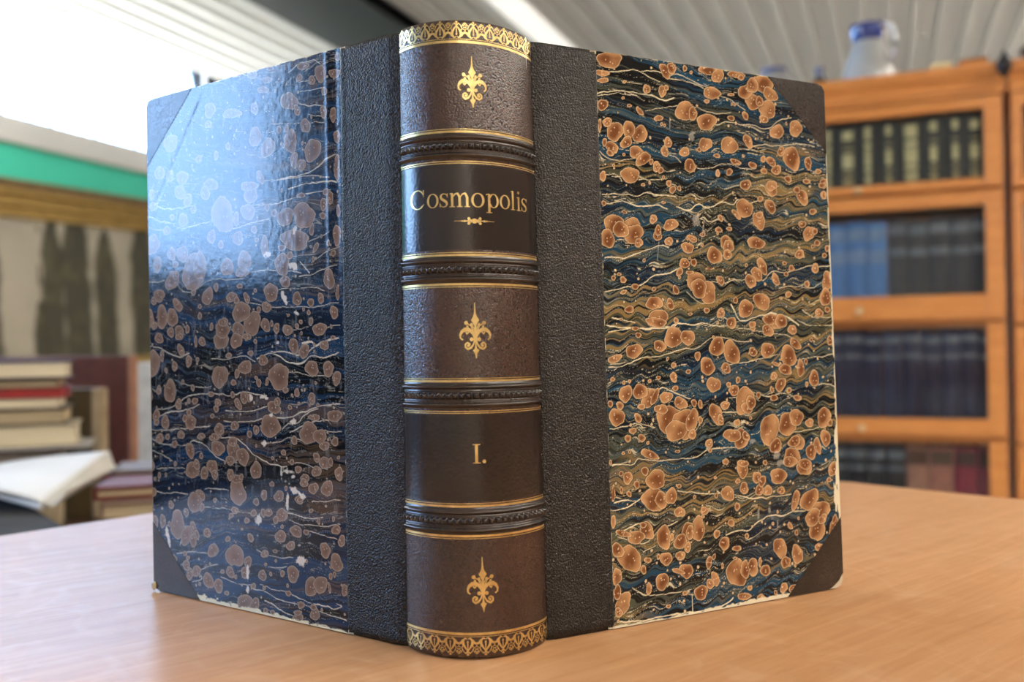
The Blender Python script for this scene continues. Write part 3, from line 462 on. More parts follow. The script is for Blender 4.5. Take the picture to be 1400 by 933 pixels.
STONES_R = """39.8,246.9,7.1,3.5,-170 35.8,240.4,3.7,1.4,-180 36.2,237.2,3.0,1.1,-172 35.5,226.2,3.0,2.3,-162 70.1,245.3,3.6,2.6,123 73.7,247.0,2.6,2.5,-172 59.4,235.8,2.3,1.9,65 68.2,235.9,2.8,2.2,54
70.3,237.6,1.5,1.2,73 94.8,248.7,6.0,2.1,-179 100.5,246.8,4.0,3.1,49 96.6,238.1,5.0,2.9,-169 93.4,233.9,1.5,1.0,-167 80.4,228.0,5.2,4.6,-153 85.0,227.2,3.2,2.5,73 92.9,224.2,5.4,4.0,-169
111.8,248.7,5.1,1.7,-179 114.5,247.6,2.0,1.3,-166 117.1,241.0,4.6,3.4,-157 121.1,236.8,4.6,4.1,178 128.2,245.7,6.3,4.4,179 132.5,241.4,4.6,3.3,175 121.5,244.5,4.0,3.3,-152 130.4,233.8,4.9,4.6,171
127.9,228.9,2.8,1.8,-179 125.5,237.2,2.7,2.2,68 135.9,223.5,4.4,3.4,-161 148.0,226.2,4.2,4.0,75 41.5,214.9,4.7,4.0,66 49.0,216.4,4.3,3.0,73 54.9,215.0,4.2,3.7,-147 47.3,210.7,3.5,2.3,44
39.5,207.8,3.7,2.4,167 35.9,209.7,1.8,1.2,67 37.6,218.7,2.5,1.9,-164 33.7,217.0,3.2,0.9,87 52.7,206.5,4.2,2.7,177 56.1,203.9,4.3,2.6,-148 38.5,205.1,1.9,1.3,169 63.3,201.0,2.6,1.9,63
65.7,199.5,1.6,1.4,-152 60.5,203.0,1.5,1.0,82 48.8,196.1,4.8,3.6,-167 34.4,194.6,2.2,1.8,71 70.2,212.5,2.4,2.2,125 68.2,208.3,2.6,2.0,116 79.4,209.0,2.9,2.2,31 91.6,213.5,3.9,3.1,-162
82.2,202.8,3.4,3.0,-144 105.9,214.3,5.0,4.1,165 117.4,217.2,3.7,2.4,133 116.3,229.4,2.3,1.6,136 87.9,210.7,1.3,1.1,-148 105.3,201.6,2.0,1.6,-158 98.3,200.5,1.7,1.3,75 138.1,214.0,2.5,2.2,58
144.6,211.2,5.7,5.5,169 155.4,209.6,3.2,2.3,79 131.4,208.5,3.2,2.1,143 134.6,204.7,3.2,2.2,-169 126.4,209.4,1.7,1.5,-137 119.6,205.9,2.5,1.5,169 109.3,206.6,3.5,1.3,166 126.6,203.6,2.1,1.3,170
114.9,196.2,3.6,2.3,-172 131.1,196.8,3.4,2.6,-168 69.9,193.8,1.7,1.4,-161 55.1,225.4,2.3,1.3,135 98.2,208.7,2.0,1.0,173 161.9,205.9,1.9,1.4,-168 153.9,200.4,2.3,1.2,-179 165.2,200.2,2.7,2.3,-159
108.1,238.6,2.2,0.6,-173 47.5,237.8,1.1,0.7,-157 46.4,230.4,0.9,0.6,-165 81.3,247.9,1.4,1.2,59 49.6,227.3,1.4,0.7,-171 107.6,227.3,2.3,1.2,-178 65.4,223.2,2.6,1.3,-172 40.1,199.8,0.8,0.7,58
55.6,192.2,1.2,0.7,-172 141.8,200.7,2.4,1.5,172 131.0,195.3,3.9,3.7,61 71.8,191.1,2.0,1.6,39 75.6,191.9,1.2,1.1,-148 150.8,192.4,4.5,3.1,138 147.3,195.9,2.1,1.7,-163 113.6,184.9,5.4,4.1,-172
108.6,181.7,3.1,1.4,139 129.7,186.7,3.6,3.0,143 122.3,179.4,4.2,3.8,99 122.8,182.2,2.2,1.7,-169 123.7,190.0,1.9,1.3,-171 157.3,185.7,2.4,1.5,-173 164.9,194.4,2.2,1.9,-155 164.2,199.2,2.4,1.4,-173
39.3,174.1,5.3,3.8,-180 48.1,172.2,5.7,4.7,-158 49.5,169.9,5.1,4.1,25 42.9,171.5,4.3,3.5,-167 35.8,167.3,4.5,3.3,95 52.2,166.0,2.2,2.0,-161 60.5,177.0,2.2,1.9,69 70.1,175.0,4.0,2.6,-161
62.5,169.6,2.4,2.1,-157 68.7,167.3,2.2,2.0,-157 63.0,172.1,2.4,1.8,82 79.1,164.9,3.7,2.3,173 81.9,169.2,3.1,1.5,166 102.1,168.0,4.1,3.1,169 103.1,166.4,3.3,3.0,156 94.6,161.9,4.4,3.9,-177
102.1,162.6,2.5,2.4,103 119.9,168.7,5.5,2.8,-179 154.1,174.7,4.1,3.4,39 149.9,179.0,2.4,1.7,-170 158.0,175.9,1.9,1.7,-138 159.4,170.2,1.9,1.6,-167 147.4,164.3,3.0,2.2,-173 77.1,157.7,2.9,2.3,18
82.4,158.2,1.9,1.6,-164 74.1,153.7,2.4,1.5,57 79.9,153.5,2.2,1.0,-178 83.5,149.3,5.8,4.4,177 89.8,144.5,5.1,5.0,124 84.9,146.5,4.8,4.3,158 97.5,150.3,2.4,2.0,131 115.7,150.4,3.6,3.0,117
119.7,153.9,3.9,2.8,146 123.2,157.8,4.6,2.4,123 131.3,151.6,3.1,2.2,120 141.8,157.2,1.9,1.5,-171 138.2,154.3,1.4,1.2,-165 157.4,157.6,2.7,2.1,69 165.0,151.3,5.3,3.1,85 163.4,143.5,4.5,3.6,53
158.8,135.5,2.6,2.3,-169 164.5,137.3,1.8,1.5,-172 151.5,149.7,1.9,1.6,119 139.1,144.4,2.0,1.5,-173 38.2,150.1,1.2,1.0,35 43.2,149.4,1.6,1.5,-143 41.2,151.8,1.1,0.7,-176 49.5,146.5,1.9,1.3,-171
43.2,144.0,1.7,0.9,-158 71.6,145.4,2.5,1.4,121 59.5,139.3,4.6,2.9,180 68.3,139.0,2.7,1.9,101 60.9,132.7,5.6,3.7,-163 46.0,136.4,2.3,1.7,-169 97.0,135.1,2.7,2.0,31 88.8,136.3,1.8,1.2,172
112.0,137.3,4.8,3.9,-164 122.1,140.8,4.9,4.2,160 106.1,141.2,1.6,1.3,53 103.2,130.6,3.1,2.6,169 133.7,131.5,4.1,3.1,-176 127.5,132.3,5.4,2.4,-179 71.1,131.6,1.4,1.3,-147 41.4,132.1,0.8,0.7,-174
88.1,171.3,1.7,1.0,-175 97.6,173.9,2.1,1.2,-175 104.0,174.7,1.6,1.0,177 45.1,179.4,1.5,0.7,169 98.9,179.5,1.9,1.2,125 66.5,184.9,1.3,0.6,-175 34.5,182.7,1.3,1.1,-164 91.5,155.6,2.5,0.5,-178
113.4,157.9,1.0,0.8,-167 137.4,159.5,1.5,0.9,173 163.9,164.2,1.7,1.2,-172 156.4,168.4,1.2,1.0,-161 79.3,134.6,1.4,0.6,-179 165.9,167.8,1.8,1.4,78 115.8,129.8,2.0,1.7,-172 59.5,145.6,1.2,0.8,-176
134.2,142.6,1.1,0.7,-177 60.2,130.8,5.6,2.1,177 50.3,125.1,1.7,1.1,-179 69.4,124.0,5.5,4.3,38 77.4,123.9,3.9,3.5,-158 61.7,120.2,3.6,2.3,169 47.7,118.1,4.3,3.1,-173 37.6,114.9,3.6,1.7,-162
94.1,119.6,4.4,4.4,109 102.4,116.9,5.6,4.7,120 82.6,115.4,2.0,1.7,59 88.0,110.6,4.3,3.8,156 98.9,109.6,2.7,2.5,124 68.9,111.5,1.4,1.2,-177 77.0,108.4,1.4,1.0,180 115.5,117.0,2.5,2.1,134
124.5,117.6,4.6,3.3,-171 125.2,127.0,3.5,2.9,163 130.4,130.4,6.5,2.6,-179 140.7,127.3,2.8,2.4,-171 115.7,128.7,2.1,1.8,109 142.4,120.5,3.7,2.4,144 137.7,114.6,5.2,4.9,154 135.4,108.2,4.4,2.4,169
145.2,108.6,4.0,2.5,86 165.4,121.9,2.3,2.1,69 153.7,103.5,4.2,3.0,75 132.0,101.0,3.7,2.8,33 127.9,105.2,2.2,1.9,-178 68.7,106.1,2.3,1.9,127 60.3,106.1,1.2,0.9,-180 55.5,104.8,1.1,0.8,179
36.1,106.0,1.1,1.0,-178 91.2,102.2,4.0,3.5,165 103.1,99.2,2.9,2.6,35 105.8,103.9,1.5,1.4,79 100.1,101.8,1.5,1.2,-180 109.3,94.2,6.5,5.3,50 113.0,93.2,3.4,2.7,108 110.8,90.8,3.4,2.9,179
117.9,96.4,1.7,1.3,86 127.4,94.8,2.5,1.4,178 142.4,94.3,2.5,1.4,171 137.2,98.1,1.6,1.3,-180 126.3,98.7,1.6,1.1,121 42.5,99.6,3.9,3.2,67 50.3,100.3,4.2,3.1,175 54.7,97.0,4.7,3.5,38
58.1,97.7,4.1,1.6,56 64.1,97.3,3.5,2.5,178 72.1,94.4,3.7,2.6,167 66.3,87.1,7.6,6.5,160 73.2,84.8,7.2,6.2,-166 78.2,86.5,5.3,3.2,72 69.1,82.2,5.9,4.7,176 61.2,92.1,3.9,2.0,178
37.5,89.6,4.2,3.6,137 39.3,94.5,2.1,1.6,128 48.6,88.7,2.4,1.6,118 50.7,93.6,1.9,1.4,178 79.6,94.1,1.9,1.4,126 83.1,93.4,2.0,1.3,103 92.1,88.5,5.1,3.5,120 97.5,92.4,2.5,2.1,179
94.6,85.8,2.5,1.8,106 104.2,84.1,1.9,1.6,177 123.9,80.0,7.3,5.9,59 135.2,81.8,5.8,5.2,-162 141.1,84.9,4.4,4.1,55 159.4,84.1,5.1,4.3,86 163.2,81.3,1.9,1.8,179 159.8,74.0,4.4,3.0,115
101.1,78.3,5.5,2.8,177 106.3,76.6,4.7,4.3,40 109.3,77.6,2.6,1.8,122 87.4,75.4,2.3,2.0,-170 87.8,72.2,1.1,1.0,171 127.4,72.0,3.9,3.3,-170 137.2,65.9,5.5,4.4,175 142.2,72.8,3.9,3.5,88
139.3,73.4,4.0,2.6,-173 150.0,67.8,3.8,3.4,44 154.3,70.4,4.1,2.3,111 145.6,62.1,4.6,2.4,171 54.1,72.5,4.8,1.9,157 50.2,79.9,1.9,1.7,173 42.9,80.1,1.7,1.5,112 45.6,83.3,1.9,1.4,176
106.8,65.0,3.4,1.6,176 96.6,66.5,1.7,1.5,173 78.0,80.1,2.2,2.2,104 43.6,74.3,0.8,0.8,170 40.3,73.9,0.9,0.7,175 53.4,77.6,0.8,0.8,106 69.4,72.9,1.4,0.7,176 149.6,81.9,2.6,2.2,178
120.3,64.5,1.3,1.2,173 129.4,110.9,2.6,0.9,165 148.8,111.8,1.6,1.0,85 148.8,100.7,1.4,0.9,86 112.5,85.9,0.9,0.9,85 82.8,86.3,1.6,1.4,87 152.9,122.4,1.2,1.0,-175 34.5,95.4,1.5,1.3,88
48.8,128.0,1.9,0.9,-176 69.4,101.1,1.6,1.3,180 56.7,87.5,0.8,0.5,88 33.6,70.4,1.1,0.7,89 42.2,63.1,2.8,2.3,91 46.8,59.9,1.7,1.6,103 51.3,65.4,2.0,1.9,46 57.0,61.3,5.1,4.3,169
55.6,52.7,6.6,4.9,175 59.5,52.1,4.0,2.9,91 65.0,53.4,3.8,3.0,81 69.4,45.9,2.9,2.3,170 83.3,45.2,2.1,2.0,142 97.2,51.8,4.0,3.3,171 102.5,45.4,1.8,1.7,124 90.4,51.5,1.4,0.9,89
106.4,62.5,4.0,3.5,91 114.9,58.0,2.8,2.5,169 118.1,55.9,2.7,2.2,66 116.2,51.9,2.7,2.4,169 121.2,51.3,2.9,2.4,172 128.3,57.6,4.8,3.9,169 136.1,64.0,4.4,2.6,176 145.3,60.6,4.7,4.0,173
161.0,53.3,1.5,1.3,170 164.7,58.6,4.3,3.2,45 138.6,45.3,4.8,2.3,69 147.6,44.8,6.2,4.6,25 153.6,38.7,6.8,5.0,8 151.9,30.1,6.0,4.9,60 149.3,36.1,5.4,3.7,33 129.7,50.6,2.5,1.7,174
107.0,53.5,2.7,2.6,113 98.5,38.3,1.9,1.8,132 107.5,31.3,1.3,1.2,163 89.9,34.1,1.9,1.8,110 94.1,29.4,3.2,2.8,35 101.4,26.3,2.6,1.3,172 51.4,39.5,4.1,3.3,135 49.4,42.1,1.9,1.2,172
45.4,37.3,4.4,2.9,171 38.9,39.5,3.9,1.4,162 60.3,35.7,5.1,3.9,101 64.7,35.4,1.6,1.0,90 79.4,37.5,5.5,3.7,95 73.2,36.5,5.0,3.0,59 69.3,32.9,3.5,3.4,52 74.7,36.4,3.2,2.2,90
73.1,29.9,2.4,1.8,83 69.0,26.7,2.6,2.0,167 41.8,28.6,6.4,5.3,138 35.9,32.7,3.8,2.5,131 61.0,26.2,3.4,2.8,144 48.8,22.9,1.9,1.5,95 51.2,26.8,1.9,1.2,170 58.5,16.6,3.6,3.5,31
51.3,14.4,2.6,1.5,90 71.8,19.6,3.9,3.2,176 67.5,20.0,3.5,1.1,158 84.8,21.8,2.9,1.7,71 87.7,24.0,1.5,0.9,65 88.1,14.1,3.3,2.2,115 85.1,12.2,2.5,2.0,142 100.8,15.2,6.5,5.7,158
110.4,16.6,4.0,3.3,95 105.7,16.1,4.1,2.7,90 118.0,14.2,3.1,2.5,146 114.9,18.4,2.3,0.9,88 127.7,23.5,4.9,4.0,108 138.4,19.4,4.8,3.3,118 130.8,16.5,3.0,2.7,40 129.0,4.6,2.5,2.2,30
134.7,3.3,2.4,2.2,144 134.5,33.4,2.0,1.3,137 138.4,29.8,1.3,1.2,99 79.6,9.0,3.9,3.2,165 104.6,3.9,4.3,1.6,175 114.8,1.8,2.4,1.8,166 108.2,7.3,1.5,1.2,164 35.0,21.6,3.8,2.3,91
35.0,15.0,3.6,1.7,83 37.7,9.9,4.9,3.6,59 35.3,6.4,2.3,1.8,98 34.0,45.1,2.7,1.3,89 34.5,57.0,3.8,0.9,88 69.6,57.4,1.2,1.0,172 38.8,65.2,1.2,1.2,159 38.7,58.2,1.7,0.8,89
42.6,56.2,1.5,1.1,122 57.0,27.6,1.3,1.0,94 70.8,9.9,1.3,1.1,161 92.5,19.4,1.5,0.7,89 82.2,42.6,1.0,0.7,172 103.4,57.1,1.5,1.2,172 110.2,41.5,0.9,0.7,171 100.1,21.9,1.3,0.7,172
152.7,21.3,2.9,1.7,172 162.8,29.9,5.0,2.4,57 61.4,5.4,1.4,0.8,169 80.4,60.6,0.7,0.6,173 90.2,59.7,0.9,0.7,173 155.8,34.6,3.0,2.1,29 78.0,51.9,0.9,0.8,168 163.6,33.8,2.7,1.2,64
123.8,3.1,1.2,1.0,99"""
WEAR_R = """115.1,41.0,2.5,0.8,87 121.9,41.7,1.9,1.0,88 106.3,39.8,2.0,0.7,174 126.6,35.3,2.1,0.6,87 95.4,34.6,0.8,0.5,89 128.3,67.3,2.8,2.5,173 129.2,63.9,3.4,1.7,176 113.2,74.9,2.2,1.0,177
88.2,172.8,10.9,0.3,78 62.7,163.6,7.3,0.3,82 84.8,178.0,2.9,2.5,70 84.0,216.4,2.5,2.0,73 71.6,221.0,4.9,0.4,87"""
LINES_R = [
(0.29, "39.1,241.2 47.7,243 53.4,244.1 58.2,242.7 63,240.8 66.9,240"),
(0.23, "56.3,243.7 66.2,244.8 73,242 81.1,242.1 89.2,240.5 97.4,237.6 105.9,236.9 112.2,234.1 116.5,232"),
(0.47, "32.2,231 44.4,233.5 54,233.3 61.7,233.4 68.6,231.7 74.6,233.5"),
(0.23, "73.1,243.6 79.2,244.7 85.2,242.5 91.3,240.7"),
(0.23, "33.1,229.9 43.4,232.2 53.9,232.1"),
(0.23, "97.8,223.4 103.2,224.8 109.6,225.4 113.9,224.5 120.5,225.6 126,223.9 131.7,225.3 137.5,229.3 145.6,231"),
(0.17, "58.5,225.8 71.4,229.1 84.6,230.5 92.9,229.2 99.1,228.6 107.7,229.9"),
(0.23, "117.7,213.4 124.5,216.1 138,216.8 152,218.9 160.2,218.2"),
(0.17, "84.4,202.4 92.6,202.2 104.4,205.5 112.9,204.1 121.7,204.3"),
(0.17, "33.1,205.6 36.7,202.7 43.2,202 51.8,203.5"),
(0.23, "70.5,207 74.4,206.1 77.3,203.9"),
(0.23, "35.5,195.6 42,195.6 44.3,193"),
(0.23, "53.3,194.5 61.1,195 69,196"),
(0.41, "33.8,186.5 42.6,187.2 52.1,187 57,188.9 64.7,188.2 73.6,188"),
(0.41, "34.1,182 44.4,183.8 52.8,182.3 62.5,183.3 68.4,182"),
(0.47, "74.4,183.5 80.4,181.8 86.7,185.5 91.8,183.7 100.4,187.5 106.7,186.2 110,188.9 116.5,187.6 124.3,189.3"),
(0.47, "34.1,158.7 44.3,159.1 51,161.2 57.8,163.5 63.7,165.3 68.6,164.7"),
(0.41, "33.5,144 48.5,146.6 54.3,147.9 60.2,151.6 69.1,153 75.2,156"),
(0.29, "92.3,149.9 99.6,149.2 105,151 111.4,151.1 114.8,152.9"),
(0.29, "117,153 123.5,151 129.2,155.4 137.1,155.2 145.2,156.2 153.5,158.6 167.8,159"),
(0.47, "33.9,129.4 44,128.6 64.1,127.8 71.1,130.2 80.1,129.8 88.3,130.2 98.6,128.5"),
(0.58, "103.3,139.3 108.3,131.9 115.9,132.7 122.6,134.4 128.2,134.9 137.2,133.7 145,129.4"),
(0.35, "36.8,132.9 42.3,132.1 48.8,130.2"),
(0.23, "77.7,144.7 84.6,139.9 90.8,139.2"),
(0.29, "98.8,133.5 105,130.2"),
(0.23, "133.3,147.3 143.7,148.4 152.9,147.7 161.4,150.5"),
(0.23, "147.7,137.2 154.6,133.7 167.7,133.3"),
(0.47, "34.8,126.5 43.2,128 56.5,128.4 68.2,128.8 72.2,130.4"),
(0.23, "71.2,130 78.2,130 88.3,129.2 98.8,129.2 115.8,127.1 126.8,125.8 140.2,124"),
(0.29, "34.2,111.5 43.5,112.1 52.1,115.1 60.8,115.7 73.7,118.7 82.8,119 90.1,123.5 100.6,123.8 108,121.7 114.5,122"),
(0.23, "35.2,112.7 42.6,113.3"),
(0.29, "96.8,111.1 106.4,111.3 114,112.8 122.8,114 130.7,115.5"),
(0.29, "53.4,101.7 59.2,100.8 63.1,101.4 69.8,98.5 77.7,96.2"),
(0.23, "100.3,95.8 104.6,95.6 107.8,96.3"),
(0.29, "116.5,97.7 124.1,95.4 130.9,96.8 141.1,95.6"),
(0.29, "33.7,84.8 41.5,85.2 47.1,86.4 52.8,85.4 57.5,84.4"),
(0.35, "85.8,73.3 96.1,73.1 105.5,72.1"),
(0.29, "33.5,69.2 44.5,68.8 48.4,70.9 58.8,69.4 67.5,69.6 79.5,69.7 87.8,73.6"),
(0.23, "112.3,78.3 116.7,78.9 121.3,82.9"),
(0.29, "132.1,77.2 143.6,78.3 151.8,78.8 159,80.2"),
(0.23, "95.8,89 103.2,89.1 110.6,87.5 116.1,88.5"),
(0.29, "152.9,99.1 160.1,100.7 168.4,98.7"),
(0.23, "143.1,112.8 156,113.9 168,115"),
(0.23, "144.1,131.8 149.8,130 161.6,129.2 168.8,130"),
(0.41, "33.8,49.8 40.3,50.3 45.1,52.2 48.9,53.8"),
(0.36, "68.5,55.4 77.6,53.8 85.7,52.7 92,52.6"),
(0.41, "91,53.5 95.1,51.5"),
(0.41, "100.4,51.1 106.8,49.7 113.3,48.3 124.4,48.2 135.9,48.5"),
(0.53, "95.3,33.4 102.8,34.3 109.3,34 115,37.2 122.9,39.4 130.8,38.7 137.8,40.2 144.7,39.5"),
(0.41, "35.2,39.3 39.9,41.1 46.6,42.8 49.5,43.1"),
(0.24, "36.1,38.4 43.5,35.7 50,34.2 54.9,36.4 58,39.3 67.9,41.8"),
(0.24, "48.9,30.8 55.7,32.4"),
(0.24, "42.7,15.7 50.1,12 58.7,11.3 69.6,10.6"),
(0.47, "34.7,2.3 49.6,1.3 58.3,1.5 68.1,1.3 78.2,1 89.5,1 95.9,2.6 98.1,4.3"),
(0.3, "74.5,9.1 74.7,1.5"),
(0.3, "34.8,53.1 40.4,53.8 46,52.9"),
(0.24, "34.5,68.6 43.9,70.2"),
]

# ---------------------------------------------------------------- the room
WX, RX, FY, BY, CEIL = -4.56, 3.6, -3.4, 9.0, 2.97
WIN1 = (0.35, 8.7, 2.21, 2.955)
WIN2 = (-2.16, -0.25, 1.32, 2.85)
window_portal(*WIN1, WX + 0.02)
window_portal(*WIN2, WX + 0.02)

M_GLASS = glass_mat('window_glass')
M_WALL = mat('painted_plaster', (0.62, 0.60, 0.55), (0.56, 0.54, 0.49), 0.8, 3.0, bump=0.1, bump_scale=60)
M_GREEN = mat('green_paint', (0.07, 0.70, 0.52), (0.065, 0.66, 0.48), 0.6, 2.0)
M_SILL = mat('white_sill_paint', (0.72, 0.71, 0.70), (0.66, 0.65, 0.64), 0.5, 2.0)
M_STEEL = mat('grey_roof_deck_paint', (0.74, 0.75, 0.73), (0.68, 0.69, 0.68), 0.4, 0.8, stretch=(1, .3, 1))
M_BEAM = mat('black_beam_paint', (0.012, 0.013, 0.017), (0.009, 0.01, 0.013), 0.5, 4.0)
M_FLOOR = mat('worn_floor', (0.50, 0.44, 0.37), (0.42, 0.36, 0.30), 0.5, 3.0)


def struct(name, bm, m, parent=None, **k):
    o = obj(name, bm, m, parent, **k)
    if not parent: o['kind'] = 'structure'
    return o


struct('floor', box(WX - .15, RX + .15, FY - .15, BY + .15, -0.05, 0.0), M_FLOOR)
# left wall with two window openings
bm = bmesh.new()
ys = [FY, WIN2[0], WIN2[1], WIN1[0], WIN1[1], BY]
bx(bm, WX - .15, WX, ys[0], ys[1], 0, CEIL + .12)
bx(bm, WX - .15, WX, ys[1], ys[2], 0, WIN2[2]); bx(bm, WX - .15, WX, ys[1], ys[2], WIN2[3], CEIL + .12)
bx(bm, WX - .15, WX, ys[2], ys[3], 0, CEIL + .12)
bx(bm, WX - .15, WX, ys[3], ys[4], 0, WIN1[2]); bx(bm, WX - .15, WX, ys[3], ys[4], WIN1[3], CEIL + .12)
bx(bm, WX - .15, WX, ys[4], ys[5], 0, CEIL + .12)
struct('wall_left', bm, mat('dark_wall_paint', (.13, .11, .09), (.09, .075, .06), .7, 2.0))
struct('trim_3', box(WX, WX + .012, WIN1[0] - .2, BY, 1.30, 2.0658), M_GREEN)
struct('wall_right', box(RX, RX + .15, FY, BY, 0, CEIL + .12), mat('dark_panelling', (.16, .10, .06), (.10, .06, .035), .6, 3.0))
struct('wall_back', box(WX, RX, BY, BY + .15, 0, CEIL + .12), M_WALL)
struct('wall_front', box(WX, RX, FY - .15, FY, 0, CEIL + .12), M_WALL)
struct('trim_1', box(WX, WX + .045, WIN1[0] - .2, BY, 2.066, 2.205), M_SILL, bevel=0.01)


def window(name, y0, y1, z0, z1, barsy, barsz, wb, wz):
    f = bmesh.new(); x0, x1 = WX - .09, WX - .04; w = 0.035
    bx(f, x0, x1, y0, y1, z0, z0 + w); bx(f, x0, x1, y0, y1, z1 - w * .4, z1)
    bx(f, x0, x1, y0, y0 + w, z0, z1); bx(f, x0, x1, y1 - w, y1, z0, z1)
    for y in barsy: bx(f, x0 + .01, x1 - .01, y - wb / 2, y + wb / 2, z0, z1)
    for z in barsz: bx(f, x0 + .01, x1 - .01, y0, y1, z - wz / 2, z + wz / 2)
    o = obj(name, f, M_SILL); o['kind'] = 'structure'
    obj('window_pane', box(x0 + .02, x0 + .024, y0, y1, z0, z1), M_GLASS, o)
    return o


window('window_1', *WIN1, [WIN1[0] + .3333 * k for k in range(1, 25)], [2.60], 0.006, 0.012)
window('window_2', *WIN2, [-1.25], [], 0.05, 0.05)

# ribbed steel roof deck
bm = bmesh.new()
pitch = 0.1585; prof = []
x = -3.17 - 10 * pitch + 0.058
while x < RX + .1:
    prof += [(x, CEIL), (x + .105, CEIL), (x + .110, CEIL - .058), (x + .1515, CEIL - .058), (x + .1565, CEIL)]
    x += pitch
prof = [(min(max(a, WX), RX), b) for a, b in prof if WX - .06 < a < RX + .06]
lo = [[bm.verts.new((a, y, b)) for a, b in prof] for y in (FY, BY)]
hi = [[bm.verts.new((a, y, CEIL + .05)) for a, b in (prof[0], prof[-1])] for y in (FY, BY)]
for i in range(len(prof) - 1): bm.faces.new((lo[0][i], lo[0][i + 1], lo[1][i + 1], lo[1][i]))
bm.faces.new((hi[0][0], hi[0][1], hi[1][1], hi[1][0]))
for e in (0, 1): bm.faces.new([hi[e][0]] + lo[e] + [hi[e][1]])
bm.faces.new((hi[0][0], lo[0][0], lo[1][0], hi[1][0])); bm.faces.new((hi[0][1], lo[0][-1], lo[1][-1], hi[1][1]))
bmesh.ops.remove_doubles(bm, verts=bm.verts, dist=1e-5)
struct('ceiling', bm, M_STEEL)
bm = bmesh.new()
bx(bm, -3.24, -2.66, FY, BY, 2.815, 2.83); bx(bm, -2.97, -2.93, FY, BY, 2.83, CEIL - .061); bx(bm, -3.24, -2.66, FY, BY, CEIL - .075, CEIL - .061)
struct('trim_2', bm, M_BEAM)

# strip light on the ceiling, plus unseen lamps added to brighten the room
M_LAMPBODY = mat('lamp_housing_paint', (0.7, 0.7, 0.68), (0.65, 0.65, 0.63), 0.5)
M_FILL = mat('fill_lamp_diffuser', (0.8, 0.8, 0.8), (0.8, 0.8, 0.8), 0.5, emit=((1.0, 0.92, 0.81), FILL_STRENGTH))  # glow of the added fill lamps
M_TUBE_DIM = mat('lamp_diffuser_dim', (0.8, 0.8, 0.8), (0.8, 0.8, 0.8), 0.5, emit=((1.0, 0.97, 0.9), 0.42))


def ceiling_or_fill_light(x, y, ln, label, dim=False, w=0.19, group=None, z=2.93):
    t = thing('ceiling_or_fill_light', label, 'ceiling light', (x, y, z if z < 2.9 else 2.91), 0, group)
    obj('housing', box(-w / 2, w / 2, -ln / 2, ln / 2, -.035, .0), M_LAMPBODY, t, bevel=.004)
    d = bmesh.new()
    bx(d, -w / 2 + .012, w / 2 - .012, -ln / 2 + .03, ln / 2 - .03, -.06, -.0352)
    if z < 2.9:  # hung lower and glowing upward too: the added lamps only
        bx(d, -w / 2 + .012, w / 2 - .012, -ln / 2 + .03, ln / 2 - .03, .0002, .02)
        for yy in (-ln * .4, ln * .4): obj('hanger', box(-.004, .004, yy - .004, yy + .004, .02, CEIL - .0001 - z), M_LAMPBODY, t)
    obj('diffuser', d, M_TUBE_DIM if dim else M_FILL, t)
    return t


ceiling_or_fill_light(-1.99, 4.7, 7.6, 'long white strip light running along the ribbed ceiling', dim=True)
ci = 0
for x in (2.0,):  # fill lamps out of view, added only to light the room
    for y in (-2.2, -.2):
        ceiling_or_fill_light(x, y, 1.3, 'added hanging fill light, unseen behind the photographer', group='added fill lights behind the camera', w=0.3, z=2.60)
for y in (1.5, 4.2, 6.9):  # more added lamps out of view, lifting the ceiling and bookcases
    ceiling_or_fill_light(2.2, y, 1.5, 'added hanging fill light, unseen off to the right', group='added fill lights on the right', w=0.3, z=2.60)

for y in (1.7,):  # added lamp out of view, brightens the left wall and painting
    ceiling_or_fill_light(-3.75, y, 1.8, 'added hanging fill light, unseen near the left wall', w=0.3, z=2.5)

# ---------------------------------------------------------------- reading table
M_TABLE = wood('table_wood', (0.60, 0.325, 0.16), (0.47, 0.23, 0.098), 0.3, 5.0, (2.2, 26, 6), -1.08, coat=0.0, bump=0.08)
_nt = M_TABLE.node_tree; _p = _nt.nodes['Principled BSDF']
_tc = nd(_nt, 'ShaderNodeTexCoord')
_w = nd(_nt, 'ShaderNodeTexNoise', Scale=9.0, Detail=5.0, Roughness=0.6)
_nt.links.new(_tc.outputs['Object'], _w.inputs['Vector'])
_mr = nd(_nt, 'ShaderNodeMapRange'); _mr.inputs['To Min'].default_value = 0.27; _mr.inputs['To Max'].default_value = 0.37; _p.inputs['Specular IOR Level'].default_value = 0.12
_nt.links.new(_w.outputs['Fac'], _mr.inputs[0]); _nt.links.new(_mr.outputs[0], _p.inputs['Roughness'])
_mx = nd(_nt, 'ShaderNodeMixRGB', blend_type='MIX'); _mx.inputs[2].default_value = (0.74, 0.52, 0.35, 1)
_sc = nd(_nt, 'ShaderNodeTexNoise', Scale=30.0, Detail=6.0, Distortion=2.0)
_nt.links.new(_tc.outputs['Object'], _sc.inputs['Vector'])
_sr = nd(_nt, 'ShaderNodeMapRange'); _sr.inputs['From Min'].default_value = .5; _sr.inputs['From Max'].default_value = .75; _sr.inputs['To Max'].default_value = .22
_nt.links.new(_sc.outputs['Fac'], _sr.inputs[0]); _nt.links.new(_sr.outputs[0], _mx.inputs[0])
_lk = _p.inputs['Base Color'].links[0].from_socket
_nt.links.new(_lk, _mx.inputs[1]); _nt.links.new(_mx.outputs[0], _p.inputs['Base Color'])

